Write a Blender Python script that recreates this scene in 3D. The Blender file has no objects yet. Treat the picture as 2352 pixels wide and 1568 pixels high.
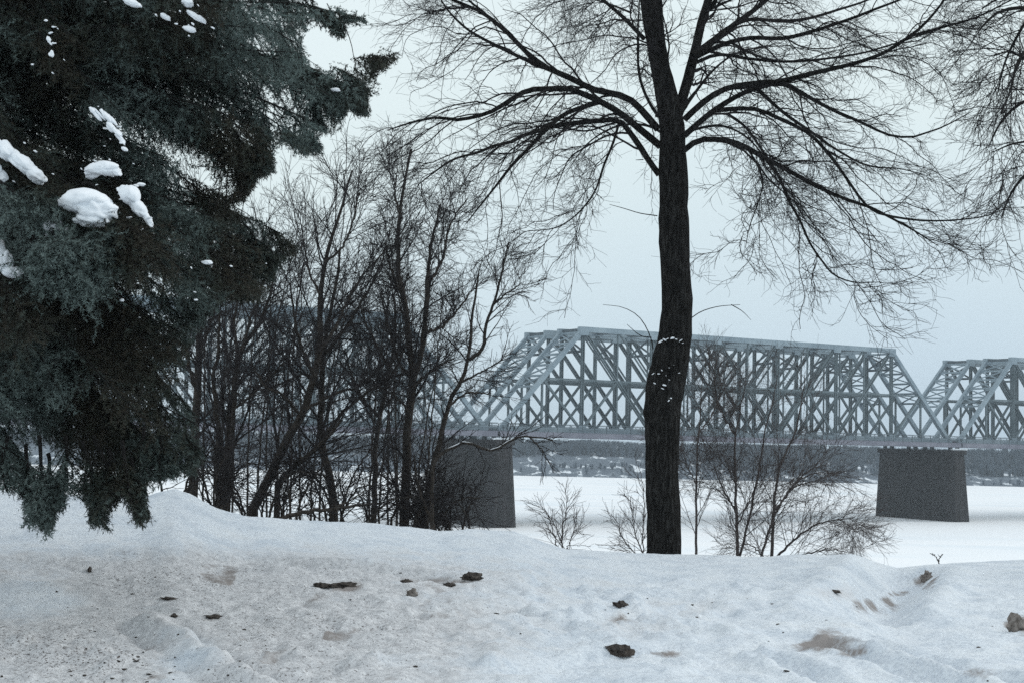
import bpy, math
import numpy as np
from mathutils import Matrix, Vector, Euler

rad = math.radians
S = bpy.context.scene
C = S.collection
rng = np.random.default_rng(11)

# ------------------------------------------------------------------ camera
EYE = np.array([0.0, 0.0, 1.65])
F = 3267.0                       # focal length in units of a 2352 px wide picture
PITCH, ROLL = rad(3.96), rad(1.3)
cam = bpy.data.cameras.new('camera')
cam.lens = 50.0
cam.sensor_width = 36.0
cam.clip_start, cam.clip_end = 0.1, 5000
cam_o = bpy.data.objects.new('camera', cam)
C.objects.link(cam_o)
RM = (Matrix.Rotation(rad(90) + PITCH, 3, 'X') @ Matrix.Rotation(ROLL, 3, 'Z'))
cam_o.matrix_world = Matrix.Translation(Vector(EYE)) @ RM.to_4x4()
S.camera = cam_o
RN = np.array(RM)

# ------------------------------------------------------------------ sky, sun, exposure
SUN_EL, SUN_ROT = rad(30), rad(75)
w = bpy.data.worlds.new('World')
S.world = w
w.use_nodes = True
nt = w.node_tree
nt.nodes.clear()
out = nt.nodes.new('ShaderNodeOutputWorld')
sky = nt.nodes.new('ShaderNodeTexSky')
sky.sky_type = 'NISHITA'
sky.sun_disc = False
sky.sun_elevation = SUN_EL
sky.sun_rotation = SUN_ROT
sky.dust_density = 6.0
b1 = nt.nodes.new('ShaderNodeBackground')
b1.inputs[1].default_value = 0.06
nt.links.new(sky.outputs[0], b1.inputs[0])
tc = nt.nodes.new('ShaderNodeTexCoord')
sp = nt.nodes.new('ShaderNodeSeparateXYZ')
nt.links.new(tc.outputs['Generated'], sp.inputs[0])
ns = nt.nodes.new('ShaderNodeTexNoise')
ns.inputs['Scale'].default_value = 2.2
ns.inputs['Detail'].default_value = 3
nt.links.new(tc.outputs['Generated'], ns.inputs['Vector'])
ma = nt.nodes.new('ShaderNodeMath')
ma.operation = 'MULTIPLY_ADD'
ma.inputs[1].default_value = 0.22
nt.links.new(ns.outputs[0], ma.inputs[0])
nt.links.new(sp.outputs[2], ma.inputs[2])
rp = nt.nodes.new('ShaderNodeValToRGB')
cr = rp.color_ramp
cr.elements[0].position = 0.05
cr.elements[0].color = (0.60, 0.755, 0.89, 1)
cr.elements[1].position = 0.30
cr.elements[1].color = (0.82, 0.945, 0.965, 1)
e = cr.elements.new(1.0)
e.color = (1.02, 1.10, 1.16, 1)
mb = nt.nodes.new('ShaderNodeMath')
mb.operation = 'MULTIPLY_ADD'
mb.inputs[1].default_value = -0.20
nt.links.new(sp.outputs[0], mb.inputs[0])
nt.links.new(ma.outputs[0], mb.inputs[2])
nt.links.new(mb.outputs[0], rp.inputs[0])
b2 = nt.nodes.new('ShaderNodeBackground')
b2.inputs[1].default_value = 1.0
nt.links.new(rp.outputs[0], b2.inputs[0])
mx = nt.nodes.new('ShaderNodeMixShader')
mx.inputs[0].default_value = 0.93
nt.links.new(b1.outputs[0], mx.inputs[1])
nt.links.new(b2.outputs[0], mx.inputs[2])
nt.links.new(mx.outputs[0], out.inputs[0])

sl = bpy.data.lights.new('sun', 'SUN')
sl.energy = 0.95
sl.angle = rad(22)
sl.color = (1.0, 0.97, 0.93)
so = bpy.data.objects.new('sun', sl)
C.objects.link(so)
sd = Vector((math.sin(SUN_ROT) * math.cos(SUN_EL), math.cos(SUN_ROT) * math.cos(SUN_EL), math.sin(SUN_EL)))
so.rotation_euler = sd.to_track_quat('Z', 'Y').to_euler()

S.view_settings.view_transform = 'Standard'
S.view_settings.look = 'None'
S.view_settings.exposure = 0.0
S.view_settings.gamma = 1.0
S.cycles.max_bounces = 6
S.cycles.diffuse_bounces = 3
S.cycles.volume_bounces = 0
S.cycles.use_denoising = False

# ------------------------------------------------------------------ helpers
def pix(x, y, depth):
    """point at ground distance `depth` (world Y) seen at (x, y) of the 2352 x 1568 picture"""
    d = RN @ np.array([(x - 1176) / F, (784 - y) / F, -1.0])
    return EYE + d * (depth / d[1])

def pixv(pts, depth):
    pts = np.asarray(pts, float)
    depth = np.broadcast_to(np.asarray(depth, float), (len(pts),))
    d = np.stack([(pts[:, 0] - 1176) / F, (784 - pts[:, 1]) / F, -np.ones(len(pts))], 1) @ RN.T
    return EYE + d * (depth / d[:, 1])[:, None]

def proj(P):
    q = (P - EYE) @ RN
    zz = np.where(-q[..., 2] > 0.05, -q[..., 2], 0.05)
    return 1176 + F * q[..., 0] / zz, 784 - F * q[..., 1] / zz

def norm(v):
    return v / np.maximum(np.linalg.norm(v, axis=-1, keepdims=True), 1e-9)

def vnoise(x, y, seed=0):
    xi, yi = np.floor(x), np.floor(y)
    fx, fy = x - xi, y - yi
    fx, fy = fx * fx * fx * (fx * (fx * 6 - 15) + 10), fy * fy * fy * (fy * (fy * 6 - 15) + 10)
    def h(a, b):
        n = np.sin(a * 127.1 + b * 311.7 + seed * 74.7) * 43758.5453
        return n - np.floor(n)
    a, b, c, d = h(xi, yi), h(xi + 1, yi), h(xi, yi + 1), h(xi + 1, yi + 1)
    return (a + (b - a) * fx) * (1 - fy) + (c + (d - c) * fx) * fy - 0.5

def fbm(x, y, oct=4, seed=0):
    r, a = 0, 1.0
    for k in range(oct):
        r = r + a * vnoise(x * 2 ** k + 13.3 * k, y * 2 ** k - 7.7 * k, seed + k)
        a *= 0.5
    return r

def sstep(a, b, x):
    t = np.clip((x - a) / (b - a), 0, 1)
    return t * t * (3 - 2 * t)

def mesh_obj(name, V, faces, mat, parent=None, smooth=True, attrs=None):
    """faces: list of integer arrays (m, k)"""
    me = bpy.data.meshes.new(name)
    V = np.ascontiguousarray(V, np.float32)
    me.vertices.add(len(V))
    me.vertices.foreach_set('co', V.ravel())
    nl = sum(f.size for f in faces)
    npoly = sum(len(f) for f in faces)
    me.loops.add(nl)
    me.polygons.add(npoly)
    me.loops.foreach_set('vertex_index', np.concatenate([f.ravel() for f in faces]).astype(np.int32))
    tot = np.concatenate([np.full(len(f), f.shape[1]) for f in faces])
    st = np.concatenate([[0], np.cumsum(tot)[:-1]]).astype(np.int32)
    me.polygons.foreach_set('loop_start', st)
    me.polygons.foreach_set('use_smooth', np.full(npoly, smooth))
    for k, a in (attrs or {}).items():
        at = me.attributes.new(k, 'FLOAT', 'POINT')
        at.data.foreach_set('value', np.ascontiguousarray(a, np.float32))
    me.update(calc_edges=True)
    me.validate()
    if mat:
        me.materials.append(mat)
    o = bpy.data.objects.new(name, me)
    C.objects.link(o)
    if parent:
        o.parent = parent
    return o

def empty(name, loc=(0, 0, 0), rz=0.0):
    o = bpy.data.objects.new(name, None)
    C.objects.link(o)
    o.location = loc
    o.rotation_euler = (0, 0, rz)
    o.empty_display_size = 0.2
    return o

def tag(o, label=None, cat=None, group=None, kind=None):
    if label: o['label'] = label
    if cat: o['category'] = cat
    if group: o['group'] = group
    if kind: o['kind'] = kind
    return o

class Boxes:
    def __init__(self):
        self.V, self.Fc, self.n = [], [], 0
    def beam(self, p, q, wd, ht, up=(0, 0, 1)):
        p, q = np.array(p, float), np.array(q, float)
        t = norm(q - p)
        s = np.cross(t, np.array(up, float))
        if np.linalg.norm(s) < 1e-4:
            s = np.cross(t, (0, 1, 0))
        s = norm(s)
        u = np.cross(s, t)
        for a in (p, q):
            for i, j in ((-1, -1), (1, -1), (1, 1), (-1, 1)):
                self.V.append(a + s * wd / 2 * i + u * ht / 2 * j)
        k = self.n
        self.Fc += [[k, k + 1, k + 2, k + 3], [k + 7, k + 6, k + 5, k + 4]]
        for i in range(4):
            j = (i + 1) % 4
            self.Fc.append([k + j, k + i, k + 4 + i, k + 4 + j])
        self.n += 8
    def build(self, name, mat, parent=None):
        return mesh_obj(name, np.array(self.V), [np.array(self.Fc)], mat, parent, smooth=False)

class Tubes:
    def __init__(self):
        self.g = {}
    def add(self, P, R, sides, tint=None):
        """P (m, n, 3), R (m, n)"""
        if len(P) == 0: return
        if tint is None: tint = np.zeros(len(P))
        self.g.setdefault((P.shape[1], sides), []).append((P, R, tint))
    def build(self, name, mat, parent=None, jag=0.0):
        Vs, Fs, Ts, base = [], [], [], 0
        for (n, sd), lst in self.g.items():
            P = np.concatenate([a for a, b, c in lst])
            R = np.concatenate([b for a, b, c in lst])
            T = np.concatenate([c for a, b, c in lst])
            m = len(P)
            t = np.empty_like(P)
            t[:, 1:-1] = P[:, 2:] - P[:, :-2]
            t[:, 0] = P[:, 1] - P[:, 0]
            t[:, -1] = P[:, -1] - P[:, -2]
            t = norm(t)
            ref = np.where((np.abs(t[:, 0, 2]) > 0.8)[:, None], np.array([[1.0, 0, 0]]), np.array([[0, 0, 1.0]]))
            nrm = np.empty_like(P)
            cur = norm(np.cross(t[:, 0], ref))
            for i in range(n):
                cur = norm(cur - t[:, i] * np.sum(cur * t[:, i], -1, keepdims=True))
                nrm[:, i] = cur
            bi = np.cross(t, nrm)
            a = np.arange(sd) * 2 * math.pi / sd
            rr = R[:, :, None] * np.ones(sd)
            if jag:
                rr = rr * (1 + jag * rng.normal(size=rr.shape))
            V = P[:, :, None] + rr[..., None] * (np.cos(a)[None, None, :, None] * nrm[:, :, None] + np.sin(a)[None, None, :, None] * bi[:, :, None])
            idx = base + np.arange(m * n * sd).reshape(m, n, sd)
            i0, i1 = idx[:, :-1], idx[:, 1:]
            q = np.stack([i0, np.roll(i0, -1, 2), np.roll(i1, -1, 2), i1], -1).reshape(-1, 4)
            Vs.append(V.reshape(-1, 3))
            Ts.append(np.repeat(T, n * sd))
            Fs.append(q)
            base += m * n * sd
        return mesh_obj(name, np.concatenate(Vs), Fs, mat, parent, attrs={'tint': np.concatenate(Ts)})

def smooth_line(pts, n):
    """Catmull-Rom through pts (k, d), n samples evenly along the length"""
    pts = np.asarray(pts, float)
    p = np.vstack([2 * pts[0] - pts[1], pts, 2 * pts[-1] - pts[-2]])
    outp = []
    for i in range(1, len(p) - 2):
        for t in np.linspace(0, 1, 12, endpoint=False):
            outp.append(0.5 * (2 * p[i] + (p[i + 1] - p[i - 1]) * t + (2 * p[i - 1] - 5 * p[i] + 4 * p[i + 1] - p[i + 2]) * t * t
                               + (-p[i - 1] + 3 * p[i] - 3 * p[i + 1] + p[i + 2]) * t ** 3))
    outp.append(p[-2])
    outp = np.array(outp)
    s = np.concatenate([[0], np.cumsum(np.linalg.norm(np.diff(outp[:, :3], axis=0), axis=1))])
    q = np.linspace(0, s[-1], n)
    return np.stack([np.interp(q, s, outp[:, k]) for k in range(outp.shape[1])], 1)

def grow(P0, D0, L, nseg, r0, r1, bend, wig):
    """m shoots grown together: P0 (m,3), D0 (m,3), L (m), bend (m,3) or (3,)"""
    m = len(P0)
    P = np.empty((m, nseg + 1, 3))
    P[:, 0] = P0
    d = norm(D0)
    step = (L / nseg)[:, None]
    for k in range(nseg):
        d = norm(d + np.asarray(bend) * (step * 1.0) + rng.normal(size=(m, 3)) * wig)
        P[:, k + 1] = P[:, k] + d * step
    u = np.linspace(0, 1, nseg + 1)[None]
    R = r0[:, None] * (1 - u) + r1[:, None] * u
    return P, R

def spawn(P, R, count, tmin, tmax, amin, amax, rfac):
    """count shoots per parent; returns start, direction, parent radius, parameter"""
    m, n = P.shape[:2]
    pi = np.repeat(np.arange(m), count)
    t = tmin + (tmax - tmin) * (np.tile((np.arange(count) + 0.5) / count, m) + rng.uniform(-0.5, 0.5, m * count) / count)
    x = t * (n - 1)
    i = np.clip(x.astype(int), 0, n - 2)
    f = (x - i)[:, None]
    A, B = P[pi, i], P[pi, i + 1]
    st = A + (B - A) * f
    tg = norm(B - A)
    rv = norm(rng.normal(size=(m * count, 3)))
    pp = norm(rv - tg * np.sum(rv * tg, -1, keepdims=True))
    a = rng.uniform(amin, amax, m * count)[:, None]
    d = np.cos(a) * tg + np.sin(a) * pp
    pr = R[pi, i] * (1 - f[:, 0]) + R[pi, i + 1] * f[:, 0]
    return st, d, pr * rfac, t

# ------------------------------------------------------------------ materials
def new_mat(name):
    m = bpy.data.materials.new(name)
    m.use_nodes = True
    n = m.node_tree
    return m, n, n.nodes['Principled BSDF']

def noise(n, scale, detail=4, rough=0.55, coord='Object'):
    t = n.nodes.new('ShaderNodeTexCoord')
    x = n.nodes.new('ShaderNodeTexNoise')
    x.inputs['Scale'].default_value = scale
    x.inputs['Detail'].default_value = detail
    x.inputs['Roughness'].default_value = rough
    n.links.new(t.outputs[coord], x.inputs['Vector'])
    return x

def ramp(n, src, stops):
    r = n.nodes.new('ShaderNodeValToRGB')
    r.color_ramp.elements[0].position, r.color_ramp.elements[0].color = stops[0][0], (*stops[0][1], 1)
    r.color_ramp.elements[1].position, r.color_ramp.elements[1].color = stops[-1][0], (*stops[-1][1], 1)
    for p, c in stops[1:-1]:
        r.color_ramp.elements.new(p).color = (*c, 1)
    n.links.new(src, r.inputs[0])
    return r

def bump(n, bsdf, src, strength, dist):
    b = n.nodes.new('ShaderNodeBump')
    b.inputs['Strength'].default_value = strength
    b.inputs['Distance'].default_value = dist
    n.links.new(src, b.inputs['Height'])
    n.links.new(b.outputs[0], bsdf.inputs['Normal'])
    return b

def plain(name, c1, c2, scale, rough=0.8, bs=0.3, bd=0.01, spec=0.2):
    m, n, b = new_mat(name)
    x = noise(n, scale)
    r = ramp(n, x.outputs[0], [(0.3, c1), (0.7, c2)])
    n.links.new(r.outputs[0], b.inputs['Base Color'])
    b.inputs['Roughness'].default_value = rough
    b.inputs['Specular IOR Level'].default_value = spec
    if bs: bump(n, b, x.outputs[0], bs, bd)
    return m

M_BARK = plain('bark', (0.011, 0.011, 0.011), (0.026, 0.024, 0.023), 22, 0.95, 0.9, 0.03, 0.05)
def furrowed():
    m, n, b = new_mat('furrowed bark')
    t = n.nodes.new('ShaderNodeTexCoord')
    mp = n.nodes.new('ShaderNodeMapping')
    mp.inputs['Scale'].default_value = (1, 1, 0.16)
    n.links.new(t.outputs['Object'], mp.inputs[0])
    x = n.nodes.new('ShaderNodeTexNoise')
    x.inputs['Scale'].default_value = 34
    x.inputs['Detail'].default_value = 6
    x.inputs['Roughness'].default_value = 0.7
    x.inputs['Distortion'].default_value = 0.6
    n.links.new(mp.outputs[0], x.inputs['Vector'])
    r = ramp(n, x.outputs[0], [(0.36, (0.006, 0.006, 0.006)), (0.52, (0.020, 0.019, 0.018)), (0.66, (0.055, 0.054, 0.052))])
    n.links.new(r.outputs[0], b.inputs['Base Color'])
    b.inputs['Roughness'].default_value = 0.95
    b.inputs['Specular IOR Level'].default_value = 0.05
    bump(n, b, x.outputs[0], 1.0, 0.06)
    return m
M_FURROW = furrowed()
M_TWIG = plain('twig bark', (0.014, 0.013, 0.014), (0.028, 0.026, 0.027), 9, 0.9, 0, 0, 0.1)
M_WILLOW = plain('willow bark', (0.020, 0.018, 0.016), (0.062, 0.053, 0.046), 16, 0.95, 0.8, 0.02, 0.05)
M_WTWIG = plain('willow twig bark', (0.018, 0.017, 0.018), (0.038, 0.034, 0.035), 7, 0.9, 0, 0, 0.1)
M_SAP = plain('sapling bark', (0.050, 0.043, 0.042), (0.11, 0.094, 0.09), 12, 0.95, 0.4, 0.01, 0.05)
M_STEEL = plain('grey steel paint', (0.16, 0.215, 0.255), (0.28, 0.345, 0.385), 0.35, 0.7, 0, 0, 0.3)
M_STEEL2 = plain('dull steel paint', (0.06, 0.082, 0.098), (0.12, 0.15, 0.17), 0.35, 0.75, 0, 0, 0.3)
M_WEB = plain('dark truss web', (0.070, 0.098, 0.110), (0.15, 0.19, 0.21), 0.5, 0.75, 0, 0, 0.3)  # web members toned darker than the chords for contrast
M_DECK = plain('deck plate', (0.14, 0.145, 0.18), (0.22, 0.225, 0.265), 0.4, 0.8, 0, 0, 0.2)
M_CLEAN = plain('clinging snow', (0.80, 0.84, 0.88), (0.88, 0.90, 0.93), 14, 0.75, 0.5, 0.012, 0.15)
M_CLOD = plain('frozen soil', (0.022, 0.019, 0.017), (0.11, 0.095, 0.085), 26, 0.95, 0.8, 0.01, 0.1)
M_CLOD_LIGHT = plain('snowy soil', (0.10, 0.085, 0.075), (0.30, 0.27, 0.25), 22, 0.95, 0.8, 0.01, 0.1)

def pier_mat():
    m, n, b = new_mat('pier stone')
    x = noise(n, 0.5, 6)
    t = n.nodes.new('ShaderNodeTexCoord')
    mp = n.nodes.new('ShaderNodeMapping')
    mp.inputs['Scale'].default_value = (1.2, 1.2, 0.12)
    n.links.new(t.outputs['Object'], mp.inputs[0])
    y = n.nodes.new('ShaderNodeTexNoise')
    y.inputs['Scale'].default_value = 1.6
    n.links.new(mp.outputs[0], y.inputs['Vector'])
    a = n.nodes.new('ShaderNodeMath')
    a.operation = 'MULTIPLY'
    n.links.new(x.outputs[0], a.inputs[0])
    n.links.new(y.outputs[0], a.inputs[1])
    r = ramp(n, a.outputs[0], [(0.14, (0.006, 0.006, 0.007)), (0.40, (0.034, 0.031, 0.034))])
    br = n.nodes.new('ShaderNodeTexBrick')
    br.inputs['Scale'].default_value = 1.0
    br.inputs['Brick Width'].default_value = 1.4
    br.inputs['Row Height'].default_value = 0.85
    br.inputs['Mortar Size'].default_value = 0.07
    br.inputs['Color1'].default_value = (1, 1, 1, 1)
    br.inputs['Color2'].default_value = (0.55, 0.55, 0.55, 1)
    br.inputs['Mortar'].default_value = (0.6, 0.6, 0.6, 1)
    cb = n.nodes.new('ShaderNodeCombineXYZ')
    s3 = n.nodes.new('ShaderNodeSeparateXYZ')
    n.links.new(t.outputs['Object'], s3.inputs[0])
    ad = n.nodes.new('ShaderNodeMath')
    n.links.new(s3.outputs[0], ad.inputs[0])
    n.links.new(s3.outputs[1], ad.inputs[1])
    n.links.new(ad.outputs[0], cb.inputs[0])
    n.links.new(s3.outputs[2], cb.inputs[1])
    n.links.new(cb.outputs[0], br.inputs['Vector'])
    mm = n.nodes.new('ShaderNodeMix')
    mm.data_type = 'RGBA'
    mm.blend_type = 'MULTIPLY'
    mm.inputs[0].default_value = 1.0
    n.links.new(r.outputs[0], mm.inputs[6])
    n.links.new(br.outputs[0], mm.inputs[7])
    n.links.new(mm.outputs[2], b.inputs['Base Color'])
    b.inputs['Roughness'].default_value = 0.9
    return m
M_PIER = pier_mat()

def ground_mat():
    m, n, b = new_mat('trodden snow')
    L = n.links
    at = n.nodes.new('ShaderNodeAttribute'); at.attribute_name = 'dirt'
    so_ = n.nodes.new('ShaderNodeAttribute'); so_.attribute_name = 'soil'
    n1 = noise(n, 2.6, 6, 0.65)
    n2 = noise(n, 17, 5, 0.7)
    n3 = noise(n, 48, 3, 0.6)
    clean = ramp(n, n1.outputs[0], [(0.28, (0.62, 0.685, 0.755)), (0.5, (0.78, 0.83, 0.88)), (0.72, (0.85, 0.89, 0.92))])
    dirty = ramp(n, n2.outputs[0], [(0.25, (0.40, 0.405, 0.42)), (0.5, (0.63, 0.64, 0.66)), (0.75, (0.86, 0.87, 0.885))])
    a = n.nodes.new('ShaderNodeMath'); a.operation = 'ADD'
    L.new(n1.outputs[0], a.inputs[0]); L.new(at.outputs['Fac'], a.inputs[1])
    f1 = ramp(n, a.outputs[0], [(0.62, (0, 0, 0)), (1.12, (1, 1, 1))])
    gr = n.nodes.new('ShaderNodeMix'); gr.data_type = 'RGBA'; gr.blend_type = 'MULTIPLY'
    n5 = noise(n, 30, 6, 0.8)
    g5 = ramp(n, n5.outputs[0], [(0.36, (0.62, 0.64, 0.68)), (0.55, (1, 1, 1))])
    gr.inputs[0].default_value = 0.75
    L.new(clean.outputs[0], gr.inputs[6]); L.new(g5.outputs[0], gr.inputs[7])
    m1 = n.nodes.new('ShaderNodeMix'); m1.data_type = 'RGBA'
    L.new(f1.outputs[0], m1.inputs[0]); L.new(gr.outputs[2], m1.inputs[6]); L.new(dirty.outputs[0], m1.inputs[7])
    # dark specks of soil, thicker where the path is dirty
    s1 = n.nodes.new('ShaderNodeMath'); s1.operation = 'MULTIPLY_ADD'; s1.inputs[1].default_value = 0.16
    L.new(at.outputs['Fac'], s1.inputs[0]); L.new(n3.outputs[0], s1.inputs[2])
    f2 = ramp(n, s1.outputs[0], [(0.68, (0, 0, 0)), (0.80, (1, 1, 1))])
    m2 = n.nodes.new('ShaderNodeMix'); m2.data_type = 'RGBA'
    L.new(f2.outputs[0], m2.inputs[0]); L.new(m1.outputs[2], m2.inputs[6]); m2.inputs[7].default_value = (0.12, 0.105, 0.10, 1)
    # brown soil stains
    s2 = n.nodes.new('ShaderNodeMath'); s2.operation = 'ADD'
    n4 = noise(n, 7, 6, 0.75)
    L.new(so_.outputs['Fac'], s2.inputs[0]); L.new(n4.outputs[0], s2.inputs[1])
    f3 = ramp(n, s2.outputs[0], [(0.70, (0, 0, 0)), (1.45, (1, 1, 1))])
    m3 = n.nodes.new('ShaderNodeMix'); m3.data_type = 'RGBA'
    L.new(f3.outputs[0], m3.inputs[0]); L.new(m2.outputs[2], m3.inputs[6]); m3.inputs[7].default_value = (0.30, 0.275, 0.265, 1)
    L.new(m3.outputs[2], b.inputs['Base Color'])
    b.inputs['Roughness'].default_value = 0.75
    b.inputs['Specular IOR Level'].default_value = 0.15
    bump(n, b, n5.outputs[0], 0.55, 0.035)
    return m
M_GROUND = ground_mat()

def river_mat():
    m, n, b = new_mat('river snow')
    t = n.nodes.new('ShaderNodeTexCoord')
    mp = n.nodes.new('ShaderNodeMapping')
    mp.inputs['Scale'].default_value = (0.02, 0.09, 0.05)
    mp.inputs['Rotation'].default_value = (0, 0, rad(-20))
    n.links.new(t.outputs['Object'], mp.inputs[0])
    x = n.nodes.new('ShaderNodeTexNoise')
    x.inputs['Scale'].default_value = 1.0
    x.inputs['Detail'].default_value = 6
    n.links.new(mp.outputs[0], x.inputs['Vector'])
    r = ramp(n, x.outputs[0], [(0.30, (0.76, 0.82, 0.87)), (0.48, (0.86, 0.885, 0.91)), (0.7, (0.90, 0.91, 0.925))])
    n.links.new(r.outputs[0], b.inputs['Base Color'])
    b.inputs['Roughness'].default_value = 0.8
    b.inputs['Specular IOR Level'].default_value = 0.1
    return m
M_RIVER = river_mat()

def hill_mat():
    m, n, b = new_mat('scrubby bank')
    t = n.nodes.new('ShaderNodeTexCoord')
    mp = n.nodes.new('ShaderNodeMapping')
    mp.inputs['Scale'].default_value = (0.24, 0.11, 0.0)
    n.links.new(t.outputs['Object'], mp.inputs[0])
    x = n.nodes.new('ShaderNodeTexNoise')
    x.inputs['Scale'].default_value = 1.0
    x.inputs['Detail'].default_value = 5
    x.inputs['Roughness'].default_value = 0.6
    n.links.new(mp.outputs[0], x.inputs['Vector'])
    r = ramp(n, x.outputs[0], [(0.50, (0.085, 0.112, 0.145)), (0.57, (0.14, 0.175, 0.21)), (0.615, (0.75, 0.80, 0.85))])
    n.links.new(r.outputs[0], b.inputs['Base Color'])
    b.inputs['Roughness'].default_value = 0.9
    return m
M_HILL = hill_mat()

def needle_mat():
    m, n, b = new_mat('spruce needles')
    a = n.nodes.new('ShaderNodeAttribute'); a.attribute_name = 'tint'
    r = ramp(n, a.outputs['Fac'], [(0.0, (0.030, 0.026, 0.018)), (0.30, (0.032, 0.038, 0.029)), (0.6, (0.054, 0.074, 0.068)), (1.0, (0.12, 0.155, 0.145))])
    n.links.new(r.outputs[0], b.inputs['Base Color'])
    b.inputs['Roughness'].default_value = 0.7
    b.inputs['Specular IOR Level'].default_value = 0.2
    return m
M_NEEDLE = needle_mat()

# ------------------------------------------------------------------ the ground
RIVER_Z = EYE[2] - 11.6
CREST = np.array([(-900, 1118), (0, 1124), (100, 1129), (180, 1136), (330, 1140), (365, 1130), (400, 1121), (440, 1134), (470, 1152), (500, 1168), (560, 1184),
                  (700, 1194), (850, 1201), (950, 1213), (1010, 1219), (1080, 1214), (1180, 1219), (1250, 1245), (1300, 1261), (1480, 1270),
                  (1570, 1273), (1700, 1277), (1770, 1279), (1820, 1275), (1950, 1275), (2000, 1289), (2060, 1306), (2130, 1296),
                  (2200, 1290), (2352, 1283), (3200, 1275)], float)
CZ = np.interp(CREST[:, 0], [-900, 0, 400, 1000, 1500, 2352, 3200], [14.0, 14.5, 15.0, 16.6, 17.3, 18.0, 18.0])
CP = pixv(CREST, CZ)
CU = CP[:, 0] / CP[:, 1]

GROOVES = []

def ground(X, Y):
    X, Y = np.asarray(X, float), np.asarray(Y, float)
    u = X / np.maximum(Y, 7.0)
    zc = np.interp(u, CU, CZ)
    zh = np.interp(u, CU, CP[:, 2])
    t = np.clip((Y - 7.5) / (zc - 7.5), 0, 1)
    left = sstep(0.0, -0.3, u)
    prof = (1 - left) * t ** 1.1 + left * t ** 2.0
    h = zh * prof
    d = np.maximum(Y - zc, 0)
    fall = np.where(d < 2.5, 0.5 * 0.42 / 2.5 * d * d + 0.07 * d, 0)
    fall = np.where(d >= 2.5, 0.5 * 0.42 * 2.5 + 0.07 * 2.5 + (d - 2.5) * 0.49, fall)
    h = h - fall
    px = 1176 + F * u
    # lumps and tracks, gentler towards the crest and on the left bank
    near = sstep(0.2, 4.0, zc - Y)
    lum = 0.35 + 0.65 * sstep(-0.25, 0.0, u)
    amp = (0.25 + 0.75 * near)
    h = h + amp * lum * (0.085 * fbm(X * 0.8, Y * 0.55, 3, 3) + 0.045 * fbm(X * 2.7, Y * 1.9, 3, 9))
    pk = np.clip(1.2 * (1 - np.clip(sstep(-0.02, 0.10, u), 0, 1)), 0, 1) * near
    h = h + amp * (0.030 + 0.012 * pk) * fbm(X * 9, Y * 7, 4, 21) * (1 + .0 * pk) + 0.012 * pk * fbm(X * 2 + Y, Y * 14, 3, 51)
    rough = sstep(0.05, 0.2, fbm(X * 0.7 + 5, Y * 0.7, 2, 31)) * near
    h = h + rough * 0.11 * np.maximum(fbm(X * 5, Y * 4, 4, 41), 0)
    for (ax, ay), (bx, by), wd, dep, rim in GROOVES:
        vx, vy = bx - ax, by - ay
        L2 = vx * vx + vy * vy
        q = ((X - ax) * vx + (Y - ay) * vy) / L2
        e = sstep(-0.15, 0.1, q) * sstep(1.15, 0.9, q)
        q = np.clip(q, 0, 1)
        ds = np.hypot(X - ax - q * vx, Y - ay - q * vy) + 0.06 * vnoise(X * 3, Y * 3, 77)
        h = h - 1.7 * dep * e * np.exp(-(ds / wd) ** 2) + 1.6 * rim * e * np.exp(-((ds - 1.9 * wd) / (0.7 * wd)) ** 2)
    return np.maximum(h, RIVER_Z - 0.4)

def ground_hit(x, y):
    d = RN @ np.array([(x - 1176) / F, (784 - y) / F, -1.0])
    d = d / d[1]
    ys = np.linspace(6, 40, 3400)
    P = EYE + d * ys[:, None]
    b = P[:, 2] < ground(P[:, 0], P[:, 1])
    i = int(np.argmax(b)) if b.any() else -1
    p = P[i].copy()
    p[2] = float(ground(p[0], p[1]))
    return p

for p_, q_, wd_, dep_, rim_ in (((1890, 1482), (2240, 1580), .11, .06, .025), ((1985, 1468), (2352, 1575), .11, .06, .025), ((1760, 1495), (1920, 1575), .10, .045, .02),
                                ((1180, 1545), (1560, 1480), .12, .03, .015), ((2085, 1312), (1975, 1405), .30, .13, .05), ((330, 1425), (600, 1580), .10, -.055, -.03),
                                ((560, 1283), (1010, 1330), .16, .05, .03), ((60, 1310), (560, 1290), .25, .05, .02), ((780, 1450), (1330, 1400), .16, .03, .015), ((1340, 1420), (1640, 1390), .10, .035, .02)):
    A_, B_ = ground_hit(*p_), ground_hit(*q_)
    GROOVES.append(((A_[0], A_[1]), (B_[0], B_[1]), wd_, dep_, rim_))

def axis_steps(parts):
    o = []
    for a, b, s in parts:
        o.append(np.arange(a, b, s))
    return np.unique(np.round(np.concatenate(o + [[parts[-1][1]]]), 4))

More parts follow.
